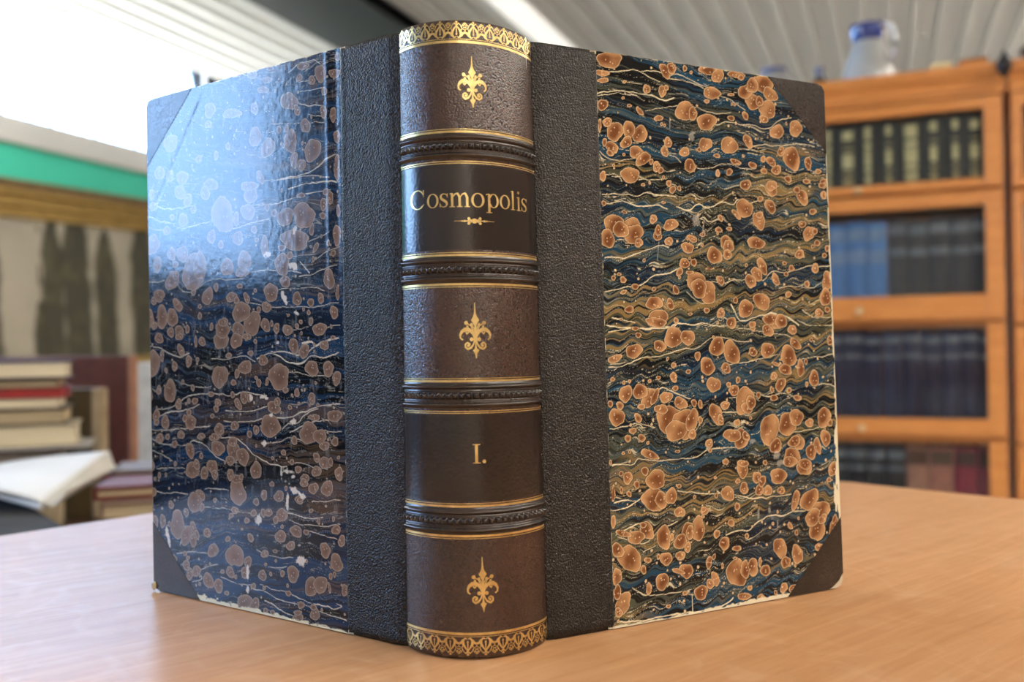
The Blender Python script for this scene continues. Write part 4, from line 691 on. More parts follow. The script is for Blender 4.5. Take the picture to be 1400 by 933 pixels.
L0, L1 = np.array([-0.552, 0.435]), np.array([-0.519, 0.533])
R0, R1 = np.array([0.094, 0.799]), np.array([-0.040, 0.859])
dl = (L1 - L0) / np.linalg.norm(L1 - L0); dr = (R1 - R0) / np.linalg.norm(R1 - R0)
tt = np.linalg.solve(np.array([dl, -dr]).T, R0 - L0)
K = L0 + dl * tt[0]
poly = [K - dl * .06, K + (-dl - dr) * .017, K - dr * .06, K - dr * 1.25, K - dr * 1.25 - dl * 1.75, K - dl * 1.75]
tbl = thing('reading_table', 'light brown varnished wooden table carrying the large marbled book', 'table', (K[0], K[1], 0))
loc_poly = [tuple(p - K) for p in poly]
obj('tabletop', prism(bmesh.new(), loc_poly, TABLE_Z - .032, TABLE_Z), M_TABLE, tbl, bevel=.003)
cx = np.mean([p[0] for p in loc_poly]); cy = np.mean([p[1] for p in loc_poly])
for i in (1, 3, 4, 5):
    x, y = loc_poly[i]; x += (cx - x) * .1; y += (cy - y) * .1
    obj('leg', box(x - .03, x + .03, y - .03, y + .03, 0, TABLE_Z - .033), M_TABLE, tbl, bevel=.004)
ap = [(cx + (x - cx) * .86, cy + (y - cy) * .86) for x, y in (loc_poly[1], loc_poly[3], loc_poly[4], loc_poly[5])]
bm = bmesh.new()
for a, b in zip(ap, ap[1:] + ap[:1]):
    a = Vector((*a, 0)); b = Vector((*b, 0)); n = (b - a).normalized().cross(Vector((0, 0, 1))) * .01
    q = [a - n, b - n, b + n, a + n]; prism(bm, [(v.x, v.y) for v in q], TABLE_Z - .11, TABLE_Z - .033)
obj('apron', bm, M_TABLE, tbl)

# ---------------------------------------------------------------- the big half-leather book
BH = 0.25          # height of the covers, metres
_b = {'SL': (-.0437, .3696), 'CL': (-.1829, .4646), 'SR': (.0128, .3751), 'CR': (.1623, .4533)}      # foot of each edge, camera frame
_t = {'SL': (-.0444, .3719), 'CL': (-.1866, .4693), 'SR': (.0093, .3854), 'CR': (.1576, .4565)}      # head of each edge
foot = {k: to_room((*v, 0)) for k, v in _b.items()}
head = {k: to_room((*v, BH)) for k, v in _t.items()}
ORG = (foot['SL'] + foot['SR']) / 2
for k in foot: foot[k] = foot[k] - ORG; head[k] = head[k] - ORG
book = thing('antique_book', 'large dark half-leather book with marbled covers standing open on the table', 'book', (ORG[0], ORG[1], TABLE_Z + .0005))

M_SPINE = leather('spine_leather', (0.075, 0.034, 0.021), (0.036, 0.018, 0.012), 0.24, 1400, 0.45, 16, .75)
M_BAND = mat('raised_band_leather', (0.040, 0.026, 0.020), (0.020, 0.014, 0.012), 0.24, 60, spec=.7)
M_STRIP = leather('quarter_leather', (0.024, 0.018, 0.014), (0.014, 0.011, 0.009), 0.30, 1250, 1.0, 18, .35)
M_CORNER = leather('corner_leather', (0.040, 0.029, 0.024), (0.024, 0.018, 0.015), 0.22, 1700, 0.25, 40)
M_CORNER.node_tree.nodes['Principled BSDF'].inputs['Specular IOR Level'].default_value = .6
M_BOARD = mat('worn_board_paper', (0.66, 0.60, 0.45), (0.42, 0.33, 0.22), 0.8, 120)
M_PAGES = mat('old_page_edges', (0.60, 0.52, 0.38), (0.44, 0.36, 0.25), 0.85, 60, (1, 1, .05))
M_GOLD = mat('gold_leaf', (0.86, 0.63, 0.27), (0.62, 0.42, 0.15), 0.34, 300, metal=0.85, detail=3)


def cover_pt(side, u, v, off=0.0):
    """u mm from the joint, v mm up, off metres outward; arrays allowed."""
    J, Cn = ('SL', 'CL') if side == 'L' else ('SR', 'CR')
    uu = (np.asarray(u) / 168.0)[..., None]; vv = (np.asarray(v) / 250.0)[..., None]
    B = foot[J] * (1 - uu) + foot[Cn] * uu; T = head[J] * (1 - uu) + head[Cn] * uu
    P = B * (1 - vv) + T * vv
    e = foot[Cn] - foot[J]; n = np.array([e[1], -e[0], 0]); n /= np.linalg.norm(n)
    if side == 'L': n = -n
    # outward = toward the camera side
    c = -(ORG[:2] + foot[J][:2])
    if n[:2] @ c < 0: n = -n
    return P + n * np.asarray(off)[..., None]


def parse(s):
    return [tuple(float(x) for x in e.split(',')) for e in s.split()]


def smooth_line(P):
    Q = []
    for i in range(len(P) - 1):
        a, b, c, d = (np.array(P[max(i - 1, 0)]), np.array(P[i]), np.array(P[i + 1]), np.array(P[min(i + 2, len(P) - 1)]))
        for k in range(4):
            t = k / 4
            Q.append(tuple(.5 * (2 * b + (c - a) * t + (2 * a - 5 * b + 4 * c - d) * t * t + (3 * b - 3 * c + d - a) * t ** 3)))
    return Q + [P[-1]]


def marbling(side, U, V):
    right = side == 'R'
    stones = parse(STONES_R if right else STONES_L)
    wear = parse(WEAR_R if right else WEAR_L)
    lines = LINES_R if right else LINES_L
    sd = 11 if right else 57
    u0, v0 = U[0, 0], V[0, 0]; du = U[1, 0] - U[0, 0]; dv = V[0, 1] - V[0, 0]
    nU, nV = U.shape

    def win(cx, cy, r):
        a0 = int(max(0, (cx - r - u0) / du)); a1 = int(min(nU, (cx + r - u0) / du + 2))
        b0 = int(max(0, (cy - r - v0) / dv)); b1 = int(min(nV, (cy + r - v0) / dv + 2))
        return slice(a0, max(a0, a1)), slice(b0, max(b0, b1))

    # flow of the floated colours
    if right:
        slope = np.interp(V, [0, 40, 90, 130, 170, 205, 250], [.10, .16, .10, .14, .12, .0, -.18])
    else:
        slope = np.interp(V, [0, 30, 70, 120, 180, 250], [-.16, -.12, -.10, .08, .14, .2]) * (0.4 + U / 160)
    s = V - slope * (U - 90)
    s = s + 7 * (fbm(U / 38, V / 45, sd, 3) - .5) + 1.0 * (fbm(U / 11, V / 14, sd + 3, 2) - .5)
    if right:
        amp = 0.25 + 0.75 * sstep(215, 185, V)
        ph = (U * .80 - V * .45) / 9.5 + 1.6 * fbm(U / 40, V / 40, sd + 9, 2)
        s = s + amp * (1.05 * np.sin(2 * np.pi * ph) + .14 * np.sin(2 * np.pi * ph * 1.73 + 1))
    else:
        s = s + .35 * np.sin(2 * np.pi * (U / 11 + fbm(U / 30, V / 20, sd + 9, 2) * 2))
    push = np.zeros_like(s)
    for (cx, cy, ra, rb, ang) in stones:
        r = (ra * rb) ** .5
        if r < 1.2: continue
        a, b = win(cx, cy, r * 3.2)
        x = U[a, b] - cx; y = V[a, b] - cy
        d2 = (x * x + y * y) / (r * r) + 1e-6
        k = np.where(d2 > 1.0, 1 - np.sqrt(np.maximum(0, 1 - 1 / np.maximum(d2, 1.0001))), 1.0) * sstep(10, 5, d2)
        push[a, b] -= y * k * .75
    s = s + push
    # base colours drawn out along the flow
    if not right: navy_l = 1
    A = fbm(U / 60, s / 3.4, sd + 21, 4, .55)
    Bn = fbm(U / 55, s / 5.0, sd + 33, 3)
    Cc = fbm(U / 45, s / 6.5, sd + 45, 3)
    fine = fbm(U / 40, s / .8, sd + 60, 2, .5)
    black = np.array([.007, .0085, .010]); navy = np.array([.006, .020, .048]); blue = np.array([.012, .065, .125])
    ochre = np.array([.26, .165, .055]); olive = np.array([.085, .085, .045]); cream = np.array([.74, .66, .46]) if right else np.array([.60, .57, .48]); grey = np.array([.10, .12, .11])
    if not right: navy = np.array([.006, .015, .038]); blue = np.array([.008, .036, .095])
    C = np.empty(U.shape + (3,)); C[:] = black

    def mixin(w, c):
        C[:] = C * (1 - w[..., None]) + c * w[..., None]
    mixin(sstep(.35, .75, fbm(U / 30, V / 22, sd + 70, 3) + .25 * (fine - .5) + (0 if right else .05)) * (.8 if right else 1.0), navy)
    mixin(sstep(.52, .66, Bn + .35 * (fine - .5)) * (.75 if right else .85), blue)
    if right:
        zone = sstep(.36, .60, fbm(U / 70, V / 26, sd + 80, 2) + .10 * np.interp(V, [0, 200, 250], [1, 1, -1.5]))
        fine2 = fbm(U / 30, s / 1.0, sd + 61, 2, .5); fine3 = fbm(U / 34, s / .6, sd + 62, 2, .5)
        mixin(sstep(.46, .56, fine2) * sstep(.38, .52, Cc) * zone * .7, olive)
        mixin(sstep(.50, .57, fine) * sstep(.52, .62, Cc) * zone * .9, ochre)
        mixin(sstep(.58, .66, fine3) * .45, grey * np.array([1.1, 1.05, .85]))
        mixin(sstep(.54, .42, fine2) * sstep(.52, .42, fine) * .9, black)
    else:
        mixin(sstep(.60, .72, Cc + .5 * (fine - .5)) * .6 * sstep(60, 140, 168 - U + 60), np.array([.10, .06, .03]))
        mixin(sstep(.62, .70, fine) * .25, np.array([.06, .10, .14]))
    if not right: A = fbm(U / 85, s / 4.2, sd + 21, 3, .5)
    wline = (.0065 if right else .0045) * (0.4 + 1.4 * fbm(U / 14, s / 2, sd + 90, 2))
    mixin(sstep(1.6, .5, np.abs(A - .5) / wline) * (.8 if right else .6) * sstep(.3, .6, fbm(U / 12, V / 12, sd + 95, 2)), cream * (1 if right else .7))
    mixin(sstep(1.5, .4, np.abs(A - .585) / (wline * .55)) * .6, cream * .6)
    mixin(sstep(1.5, .4, np.abs(A - .41) / (wline * .5)) * .5, np.array([.25, .33, .36]))
    # the strongest drawn-out lines
    for wd, pts in lines:
        P = smooth_line(parse(pts))
        for (x0, y0), (x1, y1) in zip(P, P[1:]):
            n = max(2, int(math.hypot(x1 - x0, y1 - y0) / 2.0))
            for k in range(n):
                ax, ay = x0 + (x1 - x0) * k / n, y0 + (y1 - y0) * k / n
                bx_, by_ = x0 + (x1 - x0) * (k + 1) / n, y0 + (y1 - y0) * (k + 1) / n
                a, b = win((ax + bx_) / 2, (ay + by_) / 2, 1.2 + wd + math.hypot(bx_ - ax, by_ - ay) / 2)
                if a.stop <= a.start or b.stop <= b.start: continue
                wob = .55 * (fbm(U[a, b] / 4, V[a, b] / 4, sd + 5, 2) - .5) * 2
                X = U[a, b] - ax; Y = V[a, b] + wob - ay; ex, ey = bx_ - ax, by_ - ay
                t = np.clip((X * ex + Y * ey) / (ex * ex + ey * ey + 1e-9), 0, 1)
                d = np.hypot(X - t * ex, Y - t * ey)
                ww = wd * (.38 if right else .32) * (.45 + 1.1 * vnoise(U[a, b] / 5, V[a, b] / 3, sd + 6))
                w = sstep(ww + .14, ww - .05, d) * .95
                C[a, b] = C[a, b] * (1 - w[..., None]) + cream * (1.08 if right else 1.0) * w[..., None]
    # small speckles
    rs = np.random.RandomState(sd)
    small = [(rs.uniform(32, 168), rs.uniform(1, 249), r_, r_ * rs.uniform(.7, 1.4), rs.uniform(-40, 40)) for r_ in rs.uniform(.22, .75, 420)]
    st = sorted(stones, key=lambda q: -q[2] * q[3])
    rim_l = np.array([.78, .58, .35]) if right else np.array([.44, .375, .31])
    mid = np.array([.56, .31, .145]) if right else np.array([.27, .19, .145])
    dark = np.array([.17, .062, .022]) if right else np.array([.135, .085, .062])
    for i, (cx, cy, ra, rb, ang) in enumerate(small + st[::-1] if False else small + st):
        R = max(ra, rb)
        a, b = win(cx, cy, R * 1.35 + .5)
        if a.stop <= a.start or b.stop <= b.start: continue
        an = math.radians(ang); x = U[a, b] - cx; y = V[a, b] - cy
        p = (x * math.cos(an) + y * math.sin(an)) / ra; q = (-x * math.sin(an) + y * math.cos(an)) / rb
        th = np.arctan2(q, p)
        r1, r2, r3 = hash2(np.array(i), np.array(1), sd), hash2(np.array(i), np.array(2), sd), hash2(np.array(i), np.array(3), sd)
        wob = 1 + .07 * np.sin(2 * th + r1 * 6.3) + .06 * np.sin(3 * th + r2 * 6.3) + .035 * np.sin(5 * th + r3 * 6.3) + .10 * (fbm(U[a, b] / 1.8, V[a, b] / 1.8, sd + i, 2) - .5)
        m_ = (ra * rb) ** .5
        d = (np.hypot(p, q) / wob - 1) * m_           # mm outside the rim
        halo = sstep(.55, .05, d) * .75
        C[a, b] = C[a, b] * (1 - halo[..., None] * (d > 0)[..., None]) + black * (halo * (d > 0))[..., None]
        inside = sstep(.10, -.06, d)
        tone = .5 + .5 * fbm(U[a, b] / 2.6, V[a, b] / 2.6, sd + 200, 3) - .35 + .75 * sstep(-.2, -m_ * .75 - .25, d) * (.35 + .65 * r1)
        if right:
            # broad ripples shade each stone as they do the ground
            tone = tone + .06 + .30 * np.sin(2 * np.pi * ((U[a, b] * .80 - V[a, b] * .45) / 9.5))
        tone = np.clip(tone, 0, 1)[..., None]
        col = mid * (1 - tone) + dark * tone
        rm = sstep(-.48, -.12, d)[..., None] * .68
        col = col * (1 - rm) + rim_l * rm
        if m_ > 2.0:
            for j in range(3):
                h1 = float(hash2(np.array(i), np.array(10 + j), sd)); h2 = float(hash2(np.array(i), np.array(20 + j), sd))
                dd = np.hypot(x - (h1 - .5) * ra * .9, y - (h2 - .5) * rb * .9)
                w = sstep(.38, .16, dd)[..., None] * .8; col = col * (1 - w) + rim_l * 1.2 * w
        if m_ < .7: col = rim_l * .8 + 0 * col
        C[a, b] = C[a, b] * (1 - inside[..., None]) + col * inside[..., None]
    # scuffs and losses
    for (cx, cy, ra, rb, ang) in wear:
        a, b = win(cx, cy, max(ra, rb) * 1.5)
        if a.stop <= a.start or b.stop <= b.start: continue
        an = math.radians(ang); x = U[a, b] - cx; y = V[a, b] - cy
        p = (x * math.cos(an) + y * math.sin(an)) / ra; q = (-x * math.sin(an) + y * math.cos(an)) / rb
        d = np.hypot(p, q) + 1.3 * (fbm(U[a, b] / 1.3, V[a, b] / 1.3, sd + 300, 4) - .5)
        w = sstep(.95, .6, d)[..., None] * (.28 if right else (.75 if ra > 1.2 else .5))
        C[a, b] = C[a, b] * (1 - w) + np.array([.78, .74, .66]) * w
    n1 = fbm(U / 3.2, V / 1.5, sd + 400, 4)
    e = np.interp(U, [32, 60, 110, 135, 168], [1.0, .6, 1.4, 1.2, 1.0] if right else [.6, 1.0, 1.6, 2.0, 1.0])
    w = sstep(.0, .5, e * 2.6 * n1 - V * 1.0)
    w = np.maximum(w, sstep(.0, .3, 1.6 * n1 - .55 - (250 - V)))
    n2 = fbm(U / 1.5, V / 4.5, sd + 410, 4)
    e2 = np.interp(V, [0, 30, 60, 85, 120, 170, 215, 250], [5, 6.5, 7.5, 3.5, 2.6, 2.8, 1.6, 1.2] if right else [1.2, 1.2, 1.0, .9, 1.0, .9, .8, .8])
    w = np.maximum(w, sstep(.0, .5, e2 * n2 - .15 - (168.3 - U)))
    n3 = fbm(U / 1.1, V / 2.5, sd + 420, 3)
    w = np.maximum(w, sstep(.0, .25, 1.5 * n3 - .45 - (U - 32.4)) * .8)
    mixin(w, np.array([.72, .66, .48]))
    if not right:
        # fine rubbing over the face
        rb_ = sstep(.60, .78, fbm(U / 2.2, V / 7, sd + 500, 5, .65)) * .22 * sstep(0, 60, V)
        mixin(rb_, np.array([.35, .38, .42]))
    return np.clip(C, 0, 1)


M_MARBLE, _nt, _p = new_mat('marbled_paper')
_a = nd(_nt, 'ShaderNodeAttribute', attribute_name='marbling')
_nt.links.new(_a.outputs['Color'], _p.inputs['Base Color'])
_tc = nd(_nt, 'ShaderNodeTexCoord')
_n = nd(_nt, 'ShaderNodeTexNoise', Scale=70.0, Detail=7.0, Roughness=0.6); _nt.links.new(_tc.outputs['Object'], _n.inputs['Vector'])
_r = nd(_nt, 'ShaderNodeMapRange'); _r.inputs['To Min'].default_value = .05; _r.inputs['To Max'].default_value = .17; _p.inputs['Specular IOR Level'].default_value = .34
_nt.links.new(_n.outputs['Fac'], _r.inputs[0]); _nt.links.new(_r.outputs[0], _p.inputs['Roughness'])
_n2 = nd(_nt, 'ShaderNodeTexNoise', Scale=260.0, Detail=4.0); _nt.links.new(_tc.outputs['Object'], _n2.inputs['Vector'])
_bp = nd(_nt, 'ShaderNodeBump', Strength=.25, Distance=.0002); _nt.links.new(_n2.outputs['Fac'], _bp.inputs['Height']); _nt.links.new(_bp.outputs[0], _p.inputs['Normal'])


def relief(side, u, v):
    """gentle shape of the board face, metres."""
    r = -.0012 * np.exp(-(u / 3.5) ** 2)
    if side == 'L':
        r = r + .00006 * np.exp(-((u - 40.5) / 1.6) ** 2) * (.3 + .7 * v / 250) - .00010 * np.exp(-((u - 36.0) / 2.4) ** 2) * (.3 + .7 * v / 250)
        # crease across the upper outer corner
        d = ((u - 130) * (196 - 236) - (v - 236) * (161 - 130)) / math.hypot(31, 40)
        m_ = sstep(185, 200, v) * sstep(120, 128, u)
        r = r - .00010 * np.exp(-(d / 1.5) ** 2) * m_
    else:
        r = r - .00015 * np.exp(-((u - 35.5) / 1.5) ** 2)
    return r


def cover(side, name):
    root = None
    # pasteboard with rounded corners
    pts = [(30, 0), (163, 0), (166.5, .9), (168, 3.2), (168, 246.8), (166.5, 249.1), (163, 250), (30, 250)]
    out = [tuple(cover_pt(side, np.array(a), np.array(b), np.array(-.0002))) for a, b in pts]
    inn = [tuple(cover_pt(side, np.array(a), np.array(b), np.array(-.0030))) for a, b in pts]
    bm = bmesh.new()
    vo = [bm.verts.new(p) for p in out]; vi = [bm.verts.new(p) for p in inn]
    # fans from long edge keep the slight twist smooth
    bm.faces.new(vo); bm.faces.new(vi)
    for i in range(len(pts)):
        j = (i + 1) % len(pts); bm.faces.new((vo[i], vo[j], vi[j], vi[i]))
    root = obj(name, bm, M_BOARD, book)
    # leather at the joint side
    u = np.linspace(0.4, 32.6, 34); v = np.linspace(-.05, 250.1, 120)
    Ug, Vg = np.meshgrid(u, v, indexing='ij')
    line = -.00016 * np.exp(-((Ug - 31.0) / .28) ** 2) - .00016 * np.exp(-((Ug - 29.6) / .28) ** 2)
    o_ = relief(side, Ug, Vg) + .0003 + line
    o_ = o_ - .0012 * (sstep(1.2, 0, Vg) + sstep(248.9, 250.1, Vg)) ** 2 * .6
    P = cover_pt(side, Ug, Vg, o_); Bk = cover_pt(side, Ug, Vg, 0 * Ug - .0034)
    me = grid_mesh('leather_strip', P, Bk)
    link('leather_strip', me, M_STRIP, root, smooth=True)
    # marbled paper
    u = np.linspace(32.2, 168.0, 430); v = np.linspace(.0, 250.0, 880)
    Ug, Vg = np.meshgrid(u, v, indexing='ij')
    P = cover_pt(side, Ug, Vg, relief(side, Ug, Vg) + .0001)
    me = grid_mesh('marbled_paper', P)
    add_color(me, 'marbling', marbling(side, Ug, Vg).reshape(-1, 3))
    # cut away under the leather corners
    b2 = bmesh.new(); b2.from_mesh(me); b2.verts.ensure_lookup_table()
    Uf, Vf = Ug.ravel(), Vg.ravel()
    cut = ((Uf - 133.5) / 34.5 + np.minimum(Vf, 250 - Vf) * -1 / 34.5 > 0.03)
    bmesh.ops.delete(b2, geom=[b2.verts[int(i)] for i in np.nonzero(cut)[0]], context='VERTS')
    b2.to_mesh(me); b2.free()
    link('marbled_paper', me, M_MARBLE, root, smooth=True)
    # leather corners
    for top in (0, 1):
        q = [(131.2, 0), (140, 0), (150, 0), (163, 0), (166.5, .9), (168.1, 3.2), (168.1, 12), (168.1, 24), (168.1, 34.6), (160, 27), (150, 17.5), (140, 8.3)]
        if top: q = [(a, 250 - b) for a, b in q]
        if side == 'R' and not top:      # worn bare board at the foot of the fore edge
            q = q[:3] + [(158.5, 0), (161.5, 1.2), (165.0, 3.4), (168.1, 7.0)] + q[6:]
        q = [(a, b + (.1 if (top and b > 249) else -.02 if b < .5 else 0)) for a, b in q]
        bm = bmesh.new()
        cen = (158.0, 13.0 if not top else 237.0)
        rings = []
        for sc_, of in ((1, -.0033), (1, .00012), (.985, .0003)):
            rings.append([bm.verts.new(tuple(cover_pt(side, np.array(cen[0] + (a - cen[0]) * sc_), np.array(cen[1] + (b - cen[1]) * sc_), np.array(of)))) for a, b in q])
        bm.faces.new(rings[0]); bm.faces.new(rings[2])
        for r0, r1 in zip(rings, rings[1:]):
            for i in range(len(q)):
                j = (i + 1) % len(q); bm.faces.new((r0[i], r0[j], r1[j], r1[i]))
        obj('leather_corner', bm, M_CORNER, root)
    return root


lc = cover('L', 'left_cover')
bm = bmesh.new()
bmesh.ops.create_icosphere(bm, subdivisions=3, radius=.0013)
for v_ in bm.verts:
    v_.co *= 1 + .35 * (vnoise(np.array(v_.co.x * 1500 + 9), np.array(v_.co.y * 1500 + v_.co.z * 900), 3) - .5); v_.co.z *= 1.5
    v_.co += Vector(cover_pt('L', np.array(167.2), np.array(2.4), np.array(.0006)))
frayed = obj('frayed_corner', bm, M_BOARD, lc, smooth=True); frayed['label'] = 'frayed pale corner tip'
cover('R', 'right_cover')

# spine: arc across the back, measured by arc length in mm
_T = np.linspace(0, 1, 2001)
_ch = np.linalg.norm(foot['SR'] - foot['SL']) * 1000
_sag = 18.4 * (1 - np.abs(2 * _T - 1) ** 2) ** .78
_S = np.concatenate([[0], np.cumsum(np.hypot(np.diff(_T * _ch), np.diff(_sag)))])
SP_L = _S[-1]
t2s = lambda t: float(np.interp(t, _T, _S))


def spine_pt(s, z, off=0.0):
    """s mm along the arc from the left joint, z mm up, off mm outward."""
    s = np.asarray(s, float); z = np.asarray(z, float)
    t = np.interp(s, _S, _T); h = np.interp(s, _S, _sag)
    e = .002
    tx = (np.interp(s + e * 50, _S, _T) - np.interp(s - e * 50, _S, _T)) * _ch
    hy = np.interp(s + e * 50, _S, _sag) - np.interp(s - e * 50, _S, _sag)
    ln = np.hypot(tx, hy) + 1e-9
    nx, ny = -hy / ln, tx / ln
    zz = (z / 250.0)[..., None]
    B = foot['SL'] * (1 - t[..., None]) + foot['SR'] * t[..., None]; T_ = head['SL'] * (1 - t[..., None]) + head['SR'] * t[..., None]
    P = B * (1 - zz) + T_ * zz
    ch = (foot['SR'] - foot['SL']); ch = ch / np.linalg.norm(ch)
    n = np.array([ch[1], -ch[0], 0])
    off = np.asarray(off, float)
    return P + n * ((h + ny * off) / 1000)[..., None] + ch * (nx * off / 1000)[..., None]


BANDS = (199.7, 151.0, 101.6, 53.0)
NT = 27


def band_relief(s, z):
    h = 0 * s
    for zc in BANDS:
        d = z - zc; a = np.abs(d)
        h = h + .75 * sstep(5.6, 4.6, a)
        h = h + .65 * np.exp(-((a - 3.5) / .55) ** 2) - .45 * np.exp(-((a - 4.75) / .3) ** 2) - .45 * np.exp(-((a - 2.35) / .3) ** 2)
        fr = (s / SP_L * NT) % 1.0
        tri = 1 - np.abs(2 * fr - 1)
        tooth = np.minimum(tri * 1.6, np.clip((1.45 - a) / 1.45, 0, 1) * 1.5)
        h = h + sstep(1.9, 1.5, a) * (1.5 * np.clip(tooth, 0, 1) - .6)
    h = h * sstep(0, 1.5, s) * sstep(0, 1.5, SP_L - s)
    return h


zs = [0.0, .4, .9, 1.6]
z = 2.5
while z < 247.5:
    zs.append(z); z += .25 if any(abs(z - b) < 6.6 for b in BANDS) else 1.6
zs += [248.2, 249.0, 249.6, 250.1]
zs = np.array(zs); ss = np.linspace(0, SP_L, NT * 8 + 1)
Sg, Zg = np.meshgrid(ss, zs, indexing='ij')
rnd = -.9 * (sstep(2.0, 0, Zg) ** 2 + sstep(248.0, 250.2, Zg) ** 2)
P = spine_pt(Sg, Zg, band_relief(Sg, Zg) + rnd)
Bk = spine_pt(Sg, Zg, 0 * Sg - 2.4)
me = grid_mesh('spine', P, Bk)
spine = link('spine', me, M_SPINE, book, smooth=True)
me.materials.append(M_BAND)
zv = np.tile(Zg.ravel(), 2)
lv = np.empty(len(me.loops), np.int32); me.loops.foreach_get('vertex_index', lv)
ls = np.empty(len(me.polygons), np.int32); me.polygons.foreach_get('loop_start', ls)
zf_ = zv[lv[ls]]
me.polygons.foreach_set('material_index', (np.min([np.abs(zf_ - b) for b in BANDS], axis=0) < 5.2).astype(np.int32))
# the smooth dark lettering panels are polished leather over the grain
M_PANEL = leather('lettering_panel_leather', (0.030, 0.016, 0.011), (0.010, 0.007, 0.006), 0.24, 700, 0.12, 30, .7)
for z0, z1 in ((158.8, 192.4), (60.6, 94.2)):
    s_ = np.linspace(.3, SP_L - .3, 90); zz = np.linspace(z0, z1, 30)
    a, b = np.meshgrid(s_, zz, indexing='ij')
    link('lettering_panel', grid_mesh('lettering_panel', spine_pt(a, b, .07 + 0 * a)), M_PANEL, spine, smooth=True)


class Gilt:
    """gold tooling: ribbons and dots laid on the spine, in mm."""
    def __init__(self): self.bm = bmesh.new()

    def pts(self, L, off): return [self.bm.verts.new(tuple(spine_pt(np.array(x), np.array(y), np.array(off)))) for x, y in L]

    def ribbon(self, P, W, off=.13, step=.6):
        if not isinstance(W, (list, tuple)): W = [W] * len(P)
        Q, Wq = [P[0]], [W[0]]
        for (a, wa), (b, wb) in zip(zip(P, W), list(zip(P, W))[1:]):
            n = max(1, int(math.hypot(b[0] - a[0], b[1] - a[1]) / step + .5))
            for k in range(1, n + 1):
                f = k / n; Q.append((a[0] + (b[0] - a[0]) * f, a[1] + (b[1] - a[1]) * f)); Wq.append(wa + (wb - wa) * f)
        Lp, Rp = [], []
        for i, (x, y) in enumerate(Q):
            x0, y0 = Q[max(i - 1, 0)]; x1, y1 = Q[min(i + 1, len(Q) - 1)]
            l = math.hypot(x1 - x0, y1 - y0) or 1; nx, ny = -(y1 - y0) / l, (x1 - x0) / l; w = Wq[i] / 2
            Lp.append((x + nx * w, y + ny * w)); Rp.append((x - nx * w, y - ny * w))
        a, b = self.pts(Lp, off), self.pts(Rp, off)
        for i in range(len(a) - 1): self.bm.faces.new((a[i], b[i], b[i + 1], a[i + 1]))

    def dot(self, x, y, r, off=.14, n=12, ry=None):
        ry = ry or r
        v = self.pts([(x + r * math.cos(2 * math.pi * k / n), y + ry * math.sin(2 * math.pi * k / n)) for k in range(n)], off)
        self.bm.faces.new(v)

    def arc(self, cx, cy, rx, ry, a0, a1, w0, w1, n=20, off=.13):
        """bowl stroke: w0 thin at top and bottom, w1 thick at the sides."""
        P, W = [], []
        for i in range(n + 1):
            a = math.radians(a0 + (a1 - a0) * i / n)
            P.append((cx + rx * math.cos(a), cy + ry * math.sin(a))); W.append(w0 + (w1 - w0) * abs(math.cos(a)) ** 1.6)
        self.ribbon(P, W, off)

    def done(self, name, label=None):
        me = bpy.data.meshes.new(name); self.bm.to_mesh(me); self.bm.free()
        o = link(name, me, M_GOLD, spine)
        if label: o['label'] = label
        return o


# double gold lines above and below each raised band
for zc in BANDS:
    for sg in (1, -1):
        g = Gilt(); e = (.2, SP_L - .2)
        g.ribbon([(e[0], zc + sg * 5.75), (e[1], zc + sg * 5.75)], .85, .12)
        g.ribbon([(e[0], zc + sg * 6.75), (e[1], zc + sg * 6.75)], .28, .12)
        g.done('gilt_line')


def fleuron(cx, z0, z1):
    g = Gilt(); k = (z1 - z0) / 355.0       # drawn in the units of the ornament seen close up
    X = lambda x: cx + (x - 513) * k * .98; Y = lambda y: z0 + (430 - y) * k
    rb = lambda P, W, **q: g.ribbon([(X(a), Y(b)) for a, b in P], [w * k for w in W] if isinstance(W, (list, tuple)) else W * k, step=.4, **q)
    rb([(511, 75), (512, 110), (512, 145), (512, 165), (513, 187), (513, 205), (514, 225), (514, 300)], [4, 7, 13, 26, 54, 30, 13, 9])
    rb([(514, 300), (515, 350), (515, 368), (516, 378), (516, 400), (517, 430)], [9, 10, 16, 42, 16, 4])
    for m_ in (-1, 1):
        f = lambda P: [(513 + m_ * (513 - a), b) for a, b in P]
        rb(f([(508, 306), (500, 280), (486, 257), (465, 246), (443, 247), (424, 260), (413, 280), (414, 300), (430, 313)]), [8, 14, 22, 26, 26, 20, 14, 10, 9], off=.12)
        rb(f([(450, 262), (458, 276), (468, 262)]), [10, 8, 10], off=.125)
        rb(f([(509, 285), (498, 250), (484, 222), (460, 208)]), [8, 8, 8, 6], off=.11)
        rb(f([(511, 270), (505, 240), (490, 216)]), [7, 7, 6], off=.105)
        rb(f([(508, 312), (500, 340), (484, 362), (462, 371), (446, 358), (446, 340), (460, 330), (476, 338), (474, 350)]), [8, 10, 14, 14, 12, 11, 11, 9, 8], off=.12)
        for x, y, r in ((453, 204, 13), (488, 214, 9), (461, 228, 8), (466, 349, 9), (488, 309, 13)):
            xx, yy = f([(x, y)])[0]; g.dot(X(xx), Y(yy), r * k)
    g.dot(X(514), Y(309), 14 * k, off=.15)
    return g.done('gilt_fleuron')


fleuron(t2s(.521), 215.0, 235.6)
fleuron(t2s(.508), 116.2, 138.0)
fleuron(t2s(.525), 18.0, 39.2)


